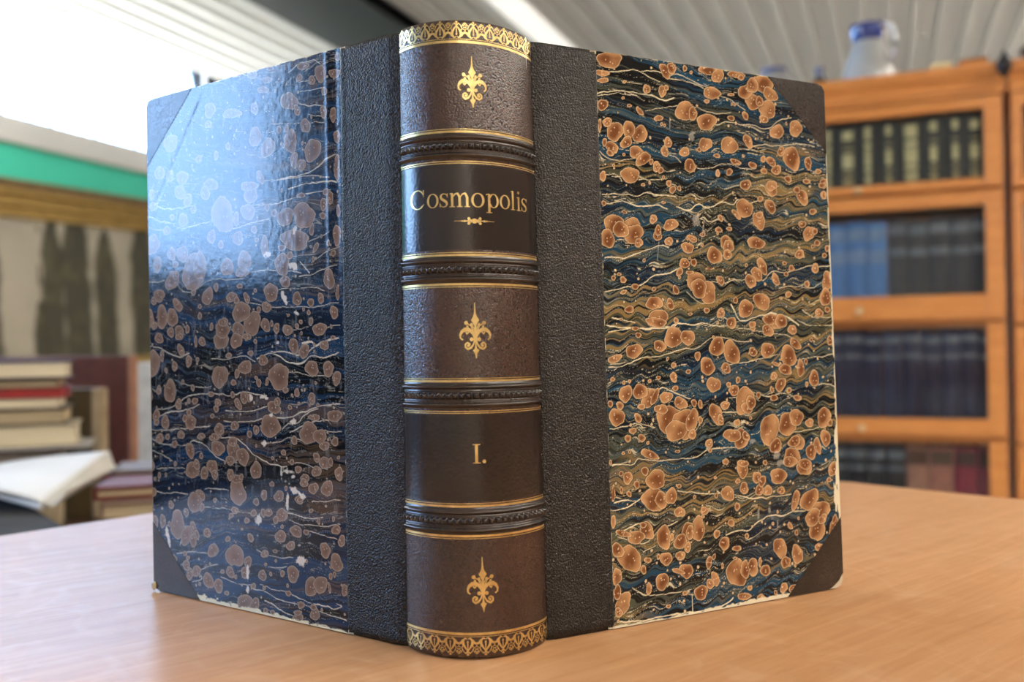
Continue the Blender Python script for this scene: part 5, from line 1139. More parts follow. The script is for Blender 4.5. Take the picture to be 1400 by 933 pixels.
def border(zl, sg, name):
    """palmette border; sg = direction from the gold line to the edge of the spine."""
    g = Gilt(); per = 6.95; c0 = t2s(.415); H_ = 8.3
    g.ribbon([(.2, zl), (SP_L - .2, zl)], 1.0, .12)
    g.ribbon([(.2, zl + sg * 1.05), (SP_L - .2, zl + sg * 1.05)], .22, .12)
    k0 = int(-c0 / per) - 1
    for k in range(k0, k0 + 13):
        cx = c0 + k * per
        X = lambda x: min(max(cx + x * per, .2), SP_L - .2); Y = lambda y: zl + sg * (1.3 + y * (H_ - 1.4))
        if cx < -per * .3 or cx > SP_L + per * .3: continue
        rb = lambda P, W: g.ribbon([(X(a), Y(b)) for a, b in P], W, step=.4)
        for m_ in (-1, 1):
            rb([(m_ * .02, .10), (m_ * .14, .04), (m_ * .27, .18), (m_ * .25, .38), (m_ * .13, .58), (m_ * .0, .74), (-m_ * .14, .90)], [.3, .5, 1.0, .95, .65, .42, .3])
            rb([(m_ * .5, .34), (m_ * .38, .30), (m_ * .28, .12)], [.75, .9, .5])
            rb([(m_ * .26, .42), (m_ * .33, .58), (m_ * .22, .80), (m_ * .08, .90)], [.3, .25, .25, .3])
            rb([(m_ * .5, .92), (m_ * .36, .80), (m_ * .30, .66), (m_ * .37, .55), (m_ * .5, .50)], [.2, .22, .25, .22, .2])
        rb([(0, .18), (0, .40), (0, .75)], [.25, .5, .2])
        g.dot(X(0), Y(.26), .38)
        rb([(0, .74), (0, .9), (0, 1.0)], [.2, .5, 1.0])
        for a in range(5):
            an = a * 2 * math.pi / 5 + .3
            x_, y_ = .5 + .085 * math.cos(an), .72 + .10 * math.sin(an)
            if .3 < cx + x_ * per < SP_L - .3: g.dot(X(x_), Y(y_), .30)
        if .3 < cx + .5 * per < SP_L - .3: g.dot(X(.5), Y(.44), .26)
    return g.done(name)


border(241.2, 1, 'gilt_border')
border(9.7, -1, 'gilt_border')


def serif(g, x, y, w, h=.32):
    g.ribbon([(x - w / 2, y), (x + w / 2, y)], h, .135)


def title():
    g = Gilt()
    yb, xh, cap = 175.6, 5.55, 7.5
    S = lambda t: t2s(t)
    # letters: centre of each as a fraction across the spine (measured), width in mm
    def at_px(p):      # px along the lettering line 548..732 -> arc length
        tt_ = np.linspace(0, 1, 400)
        Q = spine_pt(np.interp(tt_, _T, _S), 0 * tt_ + 178.0) + np.array([ORG[0], ORG[1], -CAM_H])
        c_, s_ = math.cos(YAW), math.sin(YAW)
        qx = Q[:, 0] * c_ + Q[:, 1] * s_; qy = -Q[:, 0] * s_ + Q[:, 1] * c_
        Pc = np.stack([qx, qy, Q[:, 2]], 1)
        px = 700 + F_PX * (Pc @ RT) / (Pc @ FW)
        return t2s(float(np.interp(p, px, tt_)))
    th, tn = .98, .30
    e = lambda a: at_px(540 + a / 5.486)

    def o_(a, b):
        x0, x1 = e(a), e(b); w = x1 - x0
        g.arc((x0 + x1) / 2, yb + xh / 2, w / 2 - th * .42, xh / 2 - .08, 0, 360, tn, th, 32)
    # C
    x0, x1 = e(120), e(221); w = x1 - x0; cx = x0 + w * .54; ry = cap / 2 - .05
    g.arc(cx, yb + cap / 2, w * .54 - .45, ry, 48, 312, .34, 1.15, 30)
    g.ribbon([(x1 - .35, yb + cap * .62), (x1 - .35, yb + cap - .05)], [.12, .5])
    g.ribbon([(cx + (w * .54 - .45) * math.cos(math.radians(48)), yb + cap / 2 + ry * math.sin(math.radians(48))), (x1 - .35, yb + cap * .74)], [.4, .7])
    g.ribbon([(cx + (w * .54 - .45) * math.cos(math.radians(312)), yb + cap / 2 + ry * math.sin(math.radians(312))), (x1 - .1, yb + cap * .24)], [.4, .2])
    o_(243, 327)

    def s_letter(a, b):
        x0, x1 = e(a), e(b); w = x1 - x0; f = lambda P: [(x0 + p[0] * w, yb + p[1] * xh) for p in P]
        g.ribbon(f([(.86, .80), (.72, .93), (.48, .97), (.26, .90), (.17, .74), (.28, .60), (.52, .50), (.76, .38), (.84, .22), (.72, .07), (.48, .02), (.25, .07), (.12, .24)]), [.3, .3, .32, .6, .85, 1.0, 1.05, 1.0, .8, .5, .32, .3, .3], step=.3)
        g.ribbon(f([(.88, .68), (.88, .98)]), [.12, .42]); g.ribbon(f([(.10, .34), (.10, .02)]), [.12, .42])
    s_letter(332, 402)
    # m
    x0, x1 = e(410), e(562); w = x1 - x0; st = [x0 + w * f for f in (.13, .50, .87)]
    for x in st:
        g.ribbon([(x, yb), (x, yb + xh * (.98 if x == st[0] else .72))], th); serif(g, x, yb + .15, w * .27)
    g.ribbon([(st[0] - w * .12, yb + xh * .93), (st[0], yb + xh * .99)], .35)
    for a, b in zip(st, st[1:]):
        g.ribbon([(a + .2, yb + xh * .70), (a + (b - a) * .4, yb + xh * .93), (b - (b - a) * .25, yb + xh * .97), (b, yb + xh * .70)], [.3, .5, .75, th], step=.3)
    o_(573, 670)
    # p
    x0, x1 = e(683), e(777); w = x1 - x0; x = x0 + w * .24; dp = -2.1
    g.ribbon([(x, yb + dp), (x, yb + xh * .98)], th); serif(g, x, yb + dp + .15, w * .44); g.ribbon([(x0, yb + xh * .92), (x, yb + xh * .99)], .35)
    g.arc(x + (x1 - x) * .46, yb + xh / 2, (x1 - x) * .54 - .45, xh / 2 - .1, -150, 150, tn, th, 24)
    o_(786, 860)
    # l, i
    x = e(883); g.ribbon([(x, yb), (x, yb + cap + .2)], th); serif(g, x, yb + .15, 2.3); g.ribbon([(x - 1.0, yb + cap - .15), (x, yb + cap + .1)], .35)
    x = e(926); g.ribbon([(x, yb), (x, yb + xh)], th); serif(g, x, yb + .15, 2.3); g.ribbon([(x - 1.0, yb + xh - .3), (x, yb + xh - .1)], .35); g.dot(x - .05, yb + cap - .2, .62)
    s_letter(943, 988)
    g.done('gilt_title', 'gold serif lettering reading Cosmopolis')
    # small rule ornament under the title
    g = Gilt(); y = 170.1; a, c, b = at_px(620), at_px(648.3), at_px(675.5)
    for m_, e_ in ((-1, a), (1, b)):
        g.ribbon([(c + m_ * 3.6, y), ((c + m_ * 3.6) * .6 + e_ * .4, y), (e_, y)], [.5, .25, .1])
        g.dot(c + m_ * 4.0, y, .62, ry=.42); g.dot(c + m_ * 5.0, y, .5, ry=.32)
        for yy in (-.95, .95): g.dot(c + m_ * 2.3, y + yy, .58); g.ribbon([(c + m_ * 1.0, y + yy * .3), (c + m_ * 2.3, y + yy)], .3)
        g.ribbon([(c, y), (c + m_ * 3.6, y)], [.9, .3])
    g.dot(c, y, 1.15, ry=1.0); g.done('gilt_rule')
    # volume number
    g = Gilt(); x = t2s(.500); y0, y1 = 75.3, 82.8
    g.ribbon([(x, y0), (x, y1)], 1.15); serif(g, x, y0 + .17, 3.0, .36); serif(g, x, y1 - .17, 3.0, .36)
    g.dot(t2s(.553), y0 + .75, .72); g.done('gilt_volume_number', 'gold roman numeral I with a full stop')


title()

# leaves held between the covers
n = np.array([(foot['SR'] - foot['SL'])[1], -(foot['SR'] - foot['SL'])[0], 0]); n /= np.linalg.norm(n)
ch = (foot['SR'] - foot['SL']); ch /= np.linalg.norm(ch)
bm = bmesh.new()
plan = []
for t in np.linspace(.06, .94, 12):
    h = float(np.interp(t, _T, _sag)) - 4.5
    p = foot['SL'] + ch * (_ch / 1000 * t) + n * (h / 1000); plan.append(p)
for t in np.linspace(1.10, -.10, 12):
    p = foot['SL'] + ch * (_ch / 1000 * t) - n * (.146 - .010 * (1 - (2 * t - 1) ** 2)); plan.append(p)
lean = (head['SL'] + head['SR'] - foot['SL'] - foot['SR']) / 2; lean[2] = 0
lo = [bm.verts.new((p[0], p[1], .004)) for p in plan]; hi = [bm.verts.new((p[0] + lean[0], p[1] + lean[1], .2455)) for p in plan]
bm.faces.new(lo); bm.faces.new(hi)
for i in range(len(plan)):
    j = (i + 1) % len(plan); bm.faces.new((lo[i], lo[j], hi[j], hi[i]))
obj('text_block', bm, M_PAGES, book)

# ---------------------------------------------------------------- books, generic
M_CREAM = mat('cream_pages', (0.80, 0.72, 0.54), (0.66, 0.57, 0.40), 0.85, 25, (.3, .3, 40))
M_TAN = mat('tan_pages', (0.52, 0.42, 0.28), (0.38, 0.30, 0.19), 0.85, 25, (.3, .3, 40))
M_WHITE = mat('white_paper', (0.84, 0.85, 0.86), (0.79, 0.80, 0.81), 0.7, 10)
M_GREYP = mat('grey_brown_pages', (0.40, 0.34, 0.30), (0.26, 0.22, 0.20), 0.85, 25, (.3, .3, 40))
M_GILT = mat('dull_gilt', (0.58, 0.50, 0.24), (0.28, 0.24, 0.12), 0.45, 90, metal=0.3)
M_GILTL = mat('pale_gilt', (0.86, 0.80, 0.44), (0.50, 0.46, 0.24), 0.5, 60, metal=0.1)
M_FADED = mat('faded_silver_lettering', (0.26, 0.29, 0.33), (0.10, 0.12, 0.16), 0.5, 120)
_cloth = {}


def cloth(rgb, rough=.6):
    k = tuple(round(c, 3) for c in rgb) + (rough,)
    if k not in _cloth:
        _cloth[k] = mat('book_cloth', rgb, tuple(c * .72 for c in rgb), rough, 40, bump=.15, bump_scale=500, spec=.5 if rough < .8 else .15)
    return _cloth[k]


def flat_book(label, right, w, ln, z0, z1, cover_rgb, pages, yaw=0.0, group=None, th=.003, cat='book', shift=0.0, spine_side=None, name='book'):
    """book lying flat; 'right' is its near right lower corner in room x, y; local x runs left, local y away."""
    t = thing(name, label, cat, (right[0], right[1], z0), yaw, group)
    h = z1 - z0
    c = bmesh.new()
    bx(c, -w, 0, 0, ln, 0, th); bx(c, -w + shift, shift, 0, ln, h - th, h)
    if spine_side == 'far': bx(c, -w, 0, ln - th, ln, 0, h)
    elif spine_side == 'right': bx(c, -th, 0, 0, ln, 0, h)
    else: bx(c, -w, -w + th, 0, ln, 0, h)
    obj('cover', c, cloth(cover_rgb), t, bevel=.0008)
    ins = .004
    obj('pages', box(-w + th + .0005, -ins if spine_side != 'right' else -th - .0005, ins, ln - ins - th, th + .0003, h - th - .0003), pages, t)
    return t


def upright_book(label, x, y, z, w, h, d, rgb, bands=(), yaw=0.0, group=None, bw=.93, pages=None, round_=.004, name='book', cat='book'):
    """book standing on a shelf with its spine toward -y; x, y, z is the middle of the spine's foot."""
    t = thing(name, label, cat, (x, y, z), yaw, group)
    c = bmesh.new(); n = 6; pl = []
    for i in range(n + 1):
        a = i / n; pl.append((-w / 2 + w * a, -round_ * math.sin(math.pi * a)))
    inner = [(w / 2, d), (w / 2 - .0025, d), (w / 2 - .0025, .004), (-w / 2 + .0025, .004), (-w / 2 + .0025, d), (-w / 2, d)]
    prism(c, pl + inner, 0, h)
    obj('cover', c, cloth(rgb), t)
    obj('pages', box(-w / 2 + .003, w / 2 - .003, .0045, d - .005, .003, h - .004), pages or M_CREAM, t)
    for k, (z0, z1, m_) in enumerate(bands):
        g = bmesh.new()
        lo = [g.verts.new((px * bw, py - .0006, z0 * h)) for px, py in pl]; hi = [g.verts.new((px * bw, py - .0006, z1 * h)) for px, py in pl]
        lb = [g.verts.new((px * bw, py + .0008, z0 * h)) for px, py in pl]; hb = [g.verts.new((px * bw, py + .0008, z1 * h)) for px, py in pl]
        for i in range(n):
            g.faces.new((lo[i], lo[i + 1], hi[i + 1], hi[i])); g.faces.new((lb[i], hb[i], hb[i + 1], lb[i + 1]))
            g.faces.new((hi[i], hi[i + 1], hb[i + 1], hb[i])); g.faces.new((lo[i], lb[i], lb[i + 1], lo[i + 1]))
        g.faces.new((lo[0], hi[0], hb[0], lb[0])); g.faces.new((lo[n], lb[n], hb[n], hi[n]))
        obj('spine_band', g, m_, t)
    return t


# ---------------------------------------------------------------- glass-fronted bookcases
M_OAK = wood('honey_oak', (0.68, 0.27, 0.065), (0.50, 0.165, 0.032), 0.34, 6.0, (1.2, 5, 14), 0.0, coat=0.3, bump=0.05)
M_OAKD = wood('honey_oak_inside', (0.30, 0.13, 0.05), (0.20, 0.08, 0.03), 0.5, 6.0, (1.2, 5, 14), 0.0)
M_KNOB = mat('brass_knob', (0.75, 0.52, 0.28), (0.6, 0.4, 0.2), 0.3, 50, metal=.8)
BYF = 2.99


def bookcase_unit(label, x0, x1, z0, z1, gz0, gz1, group, knob=True, y=BYF, depth=.33, stile=.052):
    cx = (x0 + x1) / 2; t = thing('bookcase_section', label, 'bookcase', (cx, y, z0), 0, group)
    w = (x1 - x0) / 2; h = z1 - z0; c = bmesh.new(); th = .018
    bx(c, -w, -w + th, .022, depth, 0, h); bx(c, w - th, w, .022, depth, 0, h)
    bx(c, -w + th, w - th, .022, depth, 0, th); bx(c, -w + th, w - th, .022, depth, h - th, h)
    bx(c, -w + th, w - th, depth - .008, depth, th, h - th)
    obj('carcass', c, M_OAK, t, bevel=.0015)
    f = bmesh.new(); a, b = gz0 - z0, gz1 - z0; i = -w + stile, w - stile
    bx(f, -w + .004, i[0], 0, .02, .004, h - .004); bx(f, i[1], w - .004, 0, .02, .004, h - .004)
    bx(f, i[0], i[1], 0, .02, .004, a); bx(f, i[0], i[1], 0, .02, b, h - .004)
    d = obj('door', f, M_OAK, t, bevel=.003)
    obj('glass_pane', box(i[0] - .004, i[1] + .004, .009, .012, a - .004, b + .004), M_GLASS, d)
    if knob:
        k = bmesh.new(); lathe(k, [(0, 0), (.005, 0), (.005, .008), (.011, .014), (.012, .019), (.007, .024), (0, .025)], 20)
        bmesh.ops.rotate(k, verts=k.verts, matrix=Matrix.Rotation(math.pi / 2, 3, 'X'))
        bmesh.ops.translate(k, verts=k.verts, vec=(0, .0, a * .45))
        obj('knob', k, M_KNOB, d, smooth=True)
    return t


X0, X1 = -0.475, 0.318
SECT = [(1.326, 1.598, 1.357, 1.560, 'top'), (0.938, 1.324, 1.016, 1.277, 'second'), (0.592, 0.936, 0.648, 0.929, 'third'), (0.235, 0.590, 0.29, 0.582, 'fourth')]
for z0, z1, a, b, nm in SECT:
    bookcase_unit('%s glass-fronted section down of the oak bookcase beside the large book' % nm if nm != 'top' else 'topmost glass-fronted section of the oak bookcase with the gilt-spined volumes', X0, X1, z0, z1, a, b, 'stacked sections of the nearer oak bookcase')


def moulding(name, label, x0, x1, z0, z1, prof, cat='bookcase'):
    t = thing(name, label, cat, ((x0 + x1) / 2, BYF, z0))
    bm = bmesh.new(); w = (x1 - x0) / 2
    pts = prof + [(.34, prof[-1][1]), (.34, prof[0][1])]
    a = [bm.verts.new((-w, y, z)) for y, z in pts]; b = [bm.verts.new((w, y, z)) for y, z in pts]
    bm.faces.new(a); bm.faces.new(b)
    for i in range(len(pts)):
        j = (i + 1) % len(pts); bm.faces.new((a[i], a[j], b[j], b[i]))
    obj('moulding' if 'plinth' not in name else 'plinth', bm, M_OAK, t)
    return t


CR = [(.0, 0), (.0, .012), (-.006, .018), (-.008, .034), (-.004, .040), (-.012, .050), (-.022, .066), (-.024, .082), (-.018, .086)]
moulding('crown_board', 'moulded oak crown board on top of the nearer bookcase', X0 - .008, X1 + .006, 1.599, 1.685, CR)
moulding('plinth_board', 'plain oak base under the nearer bookcase', X0, X1, 0, .234, [(.005, 0), (.005, .20), (-.004, .21), (-.004, .234)])
# the next bookcase on the right, only its left edge in the picture
Y0, Y1 = 0.334, 1.127
for z0, z1, a, b, nm in [(1.318, 1.598, 1.352, 1.556, 'topmost'), (0.925, 1.316, 1.0, 1.272, 'second'), (0.580, 0.923, 0.64, 0.885, 'third'), (0.235, 0.578, 0.29, 0.54, 'fourth')]:
    bookcase_unit('%s section down of the oak bookcase cut off by the right edge' % nm if nm != 'topmost' else 'topmost section of the oak bookcase cut off by the right edge', Y0, Y1, z0, z1, a, b, 'stacked sections of the right oak bookcase', stile=.03)
moulding('crown_board', 'moulded oak crown board on top of the bookcase at the right edge', Y0 - .002, Y1 + .008, 1.599, 1.685, CR)
moulding('plinth_board', 'plain oak base under the bookcase at the right edge', Y0, Y1, 0, .234, [(.005, 0), (.005, .20), (-.004, .21), (-.004, .234)])

rnd_ = random.Random(4)


def px_x(px, y):      # room x of a photo column on the plane y = const
    r = to_room(ray(px, 480)); return r[0] / r[1] * y


BF = BYF + .045
G, GL, FD = M_GILT, M_GILTL, M_FADED
# top section: dark spines with broad gilt panels; edges of the spines read off along the shelf
ord_ = ['leftmost visible', 'second', 'third', 'fourth', 'fifth', 'sixth', 'seventh', 'rightmost']
edges = [1124, 1150, 1177, 1205, 1234, 1266, 1296, 1326, 1350]
for i in range(8):
    a, b = px_x(edges[i], BF), px_x(edges[i + 1], BF)
    bands = [(.04, .10, G), (.13, .20, G), (.26, .30, G), (.36, .58, GL), (.64, .67, G), (.78, .92, GL)]
    if i in (0, 2, 4): bands = [(.04, .12, G), (.14, .22, GL), (.26, .34, GL), (.36, .60, GL), (.62, .70, GL), (.74, .93, GL)]
    upright_book(ord_[i] + ' dark book with gilt spine panels in the top section', (a + b) / 2, BF, 1.326 + .019, (b - a) - .003, .215 - .006 * (i % 3 == 1), .19,
                 (.055, .062, .060) if i % 2 else (.045, .050, .052), bands, group='gilt-spined set in the top section', bw=(.62, .82, .7)[i % 3])
a0 = px_x(1124, BF)
for k in range(4):
    upright_book('dark gilt-banded book in the top section hidden behind the large book', a0 - .03 - k * .06, BF, 1.326 + .019, .057, .213, .19, (.05, .055, .055), [(.04, .12, G), (.36, .58, GL), (.74, .93, GL)], group='gilt-spined set in the top section, hidden end')
# second section: three blue books, then slate ones
edges = [1133, 1160, 1188, 1216, 1243, 1271, 1302, 1330, 1352]
cols = [(.13, .31, .68), (.11, .29, .66), (.15, .34, .72), (.085, .085, .09), (.075, .075, .082), (.055, .058, .070), (.060, .063, .080), (.045, .048, .066)]
for i in range(8):
    a, b = px_x(edges[i], BF), px_x(edges[i + 1], BF)
    blue = i < 3
    bl = mat('pale_blue_title_panel', (.30, .42, .62), (.16, .28, .50), .6, 60) if blue else FD
    bands = [(.80, .93, bl), (.56, .70, bl)] if blue else [(.84, .93, bl), (.62, .70, bl), (.66, .67, bl)]
    if blue: lab = ['leftmost', 'middle', 'rightmost'][i] + ' of the three bright blue books in the second bookcase section'
    else: lab = ['first', 'second', 'third', 'fourth', 'last'][i - 3] + ' slate grey book right of the three blue ones'
    upright_book(lab, (a + b) / 2, BF, .938 + .019, (b - a) - .003, .292 + .004 * (i % 2), .2, cols[i], bands, group='blue and slate books in the second section')
a0 = px_x(1133, BF)
for k in range(4):
    upright_book('bright blue book in the second section behind the large book', a0 - .032 - k * .062, BF, .957, .058, .292, .2, (.08, .19, .43), [], group='blue books hidden behind the large book')
# third section: navy set
edges = [1124, 1152, 1180, 1206, 1233, 1262, 1288, 1313, 1338, 1366]
for i in range(9):
    a, b = px_x(edges[i], BF), px_x(edges[i + 1], BF)
    lab = ['navy blue volume half hidden by the large book', 'first whole', 'second', 'third', 'fourth', 'fifth', 'sixth', 'seventh', 'rightmost'][i]
    lab = lab + (' in the third section' if i == 0 else ' navy blue volume of the third section')
    upright_book(lab, (a + b) / 2, BF, .592 + .019, (b - a) - .0035, .300 + .004 * math.sin(i * 2.1), .2, (.024, .026, .075) if i % 3 else (.034, .038, .095),
                 [(.88, .94, FD), (.72, .76, FD), (.10, .12, FD)], group='navy set in the third section')
a0 = px_x(1124, BF)
for k in range(4):
    upright_book('navy blue volume in the third section behind the large book', a0 - .03 - k * .06, BF, .611, .057, .300, .2, (.016, .018, .040), [], group='navy set, hidden end')
# fourth section: black, brown and maroon
edges = [1128, 1156, 1183, 1209, 1237, 1268, 1302, 1334, 1364]
cols = [(.012, .014, .022)] * 4 + [(.50, .24, .16), (.50, .20, .14), (.33, .03, .06), (.28, .025, .065)]
mm = [mat('dark_label_leather', (.10, .045, .02), (.07, .03, .015), .5, 40), mat('maroon_spine_top', (.075, .02, .018), (.05, .015, .012), .5, 40)]
for i in range(8):
    a, b = px_x(edges[i], BF), px_x(edges[i + 1], BF)
    bands = [(.86, .92, FD), (.74, .78, FD)] if i < 4 else [(.82, .965, mm[0] if i < 6 else mm[1]), (.30, .42, mm[1])]
    lab = (['leftmost', 'second', 'third', 'rightmost'][i] + ' of the four black books low in the bookcase') if i < 4 else ['light brown book beside the black ones in the lowest visible section', 'reddish brown book between the light brown and the maroon one', 'maroon book, left one of the maroon pair low in the bookcase', 'maroon book at the right end low in the bookcase'][i - 4]
    upright_book(lab, (a + b) / 2, BF, .235 + .019, (b - a) - .004, .312 if i < 4 else .306, .2, cols[i], bands, group='black, brown and maroon books in the lowest visible section')
# right bookcase, first books behind its glass
upright_book('pale grey book at the left end of the right bookcase, second section', Y0 + .052, BF, .925 + .019, .05, .325, .2, (.55, .58, .58), [], group=None)
upright_book('cream book at the left end of the right bookcase, third section', Y0 + .052, BF, .580 + .019, .05, .262, .2, (.72, .66, .50), [])
upright_book('light brown book at the left end of the right bookcase, top section', Y0 + .052, BF, 1.318 + .019, .05, .21, .2, (.42, .20, .09), [])
upright_book('brown book at the left end of the right bookcase, fourth section', Y0 + .052, BF, .235 + .019, .05, .27, .2, (.35, .16, .07), [])

# on top of the bookcases
TOPZ = 1.6851
M_POR = mat('grey_white_stoneware', (0.44, 0.46, 0.46), (0.34, 0.36, 0.365), 0.25, 9, coat=.4)
M_COB = mat('cobalt_glaze', (0.03, 0.06, 0.28), (0.02, 0.04, 0.20), 0.2, 14, coat=.5)
j = thing('jug', 'grey and white stoneware jug with cobalt blue rim on top of the bookcase', 'jug', (-0.048, BYF + .20, TOPZ))
body = obj('body', lathe(bmesh.new(), [(0, 0), (.062, 0), (.080, .012), (.084, .035), (.080, .07), (.066, .115), (.050, .150), (.044, .172), (.045, .186), (.040, .186), (.039, .172), (.045, .15), (.06, .115), (.074, .07), (.078, .035), (.07, .008), (0, .008)], 48), M_POR, j, smooth=True)
obj('rim', lathe(bmesh.new(), [(.0445, .170), (.0475, .176), (.052, .205), (.055, .222), (.050, .224), (.047, .205), (.0405, .176)], 48), M_COB, j, smooth=True)
obj('handle', tube(bmesh.new(), [(.045, -.008, .205), (.066, -.012, .212), (.086, -.016, .195), (.094, -.018, .160), (.090, -.016, .120), (.074, -.012, .088)], [.008, .0085, .009, .009, .0085, .008]), mat('white_glaze', (.74, .77, .80), (.66, .68, .72), .25, 10), j, smooth=True)
j.rotation_euler.z = -.35
v = thing('vase', 'squat grey stoneware vase with a dark mark, left of the jug on the bookcase', 'vase', (-0.345, BYF + .21, TOPZ)); v.scale = (.8, .8, .78)
obj('body', lathe(bmesh.new(), [(0, 0), (.06, 0), (.085, .02), (.098, .06), (.090, .10), (.060, .130), (.045, .142), (.048, .155), (.042, .155), (.040, .142), (.056, .126), (.084, .098), (.092, .06), (.08, .024), (0, .01)], 48), mat('pale_grey_glaze', (.36, .38, .39), (.26, .28, .29), .3, 8, coat=.3), v, smooth=True)
obj('neck_band', lathe(bmesh.new(), [(.0475, .142), (.0505, .148), (.0505, .156), (.0475, .158)], 40), M_COB, v, smooth=True)
v = thing('bottle', 'small dark stoneware bottle with bluish neck between the vase and the jug', 'bottle', (-0.197, BYF + .17, TOPZ))
obj('body', lathe(bmesh.new(), [(0, 0), (.024, 0), (.028, .006), (.029, .035), (.024, .055), (.012, .066), (0, .066)], 32), mat('dark_glaze', (.06, .06, .06), (.03, .035, .03), .3, 20), v, smooth=True)
obj('neck', lathe(bmesh.new(), [(.0125, .0645), (.011, .085), (.015, .096), (.014, .10), (0, .10)], 32), mat('blue_grey_glaze', (.14, .16, .27), (.09, .10, .18), .3, 20), v, smooth=True)
# dark iron bracket at the joint of the bookcases, and things lying on the top
v = thing('iron_finial', 'black iron finial standing where the two bookcases meet', 'finial', (X1 - .002, BYF - .050, 1.628)); v.scale = (.72, .72, .72)
obj('boss', lathe(bmesh.new(), [(0, 0), (.006, .0), (.011, .010), (.025, .028), (.030, .048), (.024, .070), (.010, .086), (.007, .1), (.0, .112)], 24), mat('black_iron', (.02, .016, .018), (.012, .01, .012), .5, 30, metal=.3), v, smooth=True)
obj('bracket', box(-.007, .007, .02, .0505, .03, .06), bpy.data.materials['black_iron'], v)
v = thing('notebook', 'small cream notebook lying on the crown of the bookcase beside the finial', 'book', (.125, BYF + .0, TOPZ), .05)
obj('cover', box(0, .06, 0, .11, 0, .022), mat('straw_card', (.66, .55, .30), (.55, .45, .24), .7, 20), v, bevel=.002)
v = thing('wooden_box', 'low brown wooden box lying on the bookcase right of the cream notebook', 'box', (.205, BYF + .01, TOPZ), -.04)
obj('body', box(0, .075, 0, .12, 0, .019), M_OAK, v, bevel=.002); obj('lid', box(-.002, .077, -.002, .122, .0192, .026), M_OAKD, v, bevel=.002)
v = thing('basket', 'dark brown basket standing on the right bookcase at the picture edge', 'basket', (.475, BYF + .14, TOPZ)); v.scale = (.85, .85, .42)
bm = bmesh.new(); pr = [(0, 0), (.085, 0)]
for k in range(12): pr += [(.088 + .002 * (k % 2) + k * .0022, .004 + k * .014)]
pr += [(.108, .170), (.08, .01), (0, .01)]
obj('body', lathe(bm, pr, 32), mat('dark_wicker', (.10, .055, .025), (.05, .03, .015), .7, 60, (1, 1, 6)), v)

# ---------------------------------------------------------------- framed painting leaning on the left wall
PX = -4.47
ang = math.atan2(.030, 1.0)
frame_y0, frame_y1, ptop, pbot, fw_ = 2.35, 6.3, 1.862, .62, .205
pt = thing('framed_painting', 'large gilt-framed landscape painting of tall dark trees on the green wall', 'painting', (PX, 3.41, 0))
pt.rotation_euler = (ang, 0, 0)


def pbox(bm, ya, yb, za, zb, x0, x1): return bx(bm, x0, x1, ya - 3.41, yb - 3.41, za, zb)


M_FRAME = mat('gilt_frame', (0.50, 0.33, 0.10), (0.30, 0.18, 0.05), 0.42, 14, (1, 1, 5), metal=.35, bump=.4, bump_scale=60)
M_FRAMED = mat('dark_frame_moulding', (0.16, 0.085, 0.035), (0.07, 0.04, 0.02), 0.5, 14)
top = ptop - .026
def ring(bm, a, b, x0, x1):
    """rectangular ring between insets a and b from the outside of the frame."""
    y0, y1, z0, z1 = frame_y0, frame_y1, pbot, top
    pbox(bm, y0 + a, y1 - a, z1 - b, z1 - a, x0, x1); pbox(bm, y0 + a, y1 - a, z0 + a, z0 + b, x0, x1)
    pbox(bm, y0 + a, y0 + b, z0 + b, z1 - b, x0, x1); pbox(bm, y1 - b, y1 - a, z0 + b, z1 - b, x0, x1)
    return bm
fr = obj('frame', ring(ring(ring(bmesh.new(), .050, .085, 0, .075), .085, .150, 0, .055), .150, .208, 0, .040), M_FRAME, pt, bevel=.006)
obj('outer_moulding', ring(bmesh.new(), .012, .05, 0, .068), M_FRAMED, fr, bevel=.006)
obj('outer_edge', ring(bmesh.new(), 0, .012, 0, .05), M_FRAME, fr)
ya, yb, za, zb = frame_y0 + .2, frame_y1 - .2, pbot + .2, top - .2
Yg, Zg = np.meshgrid(np.linspace(ya, yb, 240), np.linspace(za, zb, 160), indexing='ij')
P = np.stack([0 * Yg + .02, Yg - 3.41, Zg], -1)
sky_ = np.array([.42, .38, .31]); C = np.empty(Yg.shape + (3,)); f1 = fbm(Yg * 3, Zg * 3, 5, 4)
C[:] = sky_; C *= (.75 + .5 * f1)[..., None]
def blot(w, c):
    C[:] = C * (1 - w[..., None]) + np.array(c) * w[..., None]
blot(sstep(1.0, .82, Zg + .1 * fbm(Yg * 6, Zg * 6, 8, 3)) * .7, (.16, .16, .09))
trees = [(3.50, .085, 1.52, .78), (3.92, .085, 1.56, .7), (4.09, .12, 1.60, .7), (4.30, .10, 1.50, .7), (4.6, .12, 1.6, .7), (3.83, .065, 1.06, .7), (5.1, .2, 1.4, .7), (5.7, .15, 1.55, .7), (2.9, .12, 1.5, .7)]
for ty, tw, tt_, tb in trees:
    wv = tw * (.9 + .5 * (fbm(Yg * 9 + ty, Zg * 9, 9, 3) - .5)) * np.clip((tt_ + .12 - Zg) / .25, .0, 1) ** .5
    w = sstep(1.12, .8, np.abs(Yg - ty + .05 * (fbm(Zg * 3, Zg * 0 + ty, 3, 2) - .5)) / np.maximum(wv, 1e-3)) * sstep(tb - .1, tb, Zg)
    tone = fbm(Yg * 16, Zg * 16, 30, 3)
    blot(w * .95, (.045, .042, .024)); C[:] += (w * np.clip(tone - .5, 0, 1) * .28)[..., None] * np.array([.5, .42, .18])
me = grid_mesh('canvas', P, P - np.array([.01, 0, 0]))
add_color(me, 'paint', np.vstack([C.reshape(-1, 3)] * 2))
M_CANVAS, _nt, _p = new_mat('oil_canvas')
_a = nd(_nt, 'ShaderNodeAttribute', attribute_name='paint'); _nt.links.new(_a.outputs['Color'], _p.inputs['Base Color']); _p.inputs['Roughness'].default_value = .5
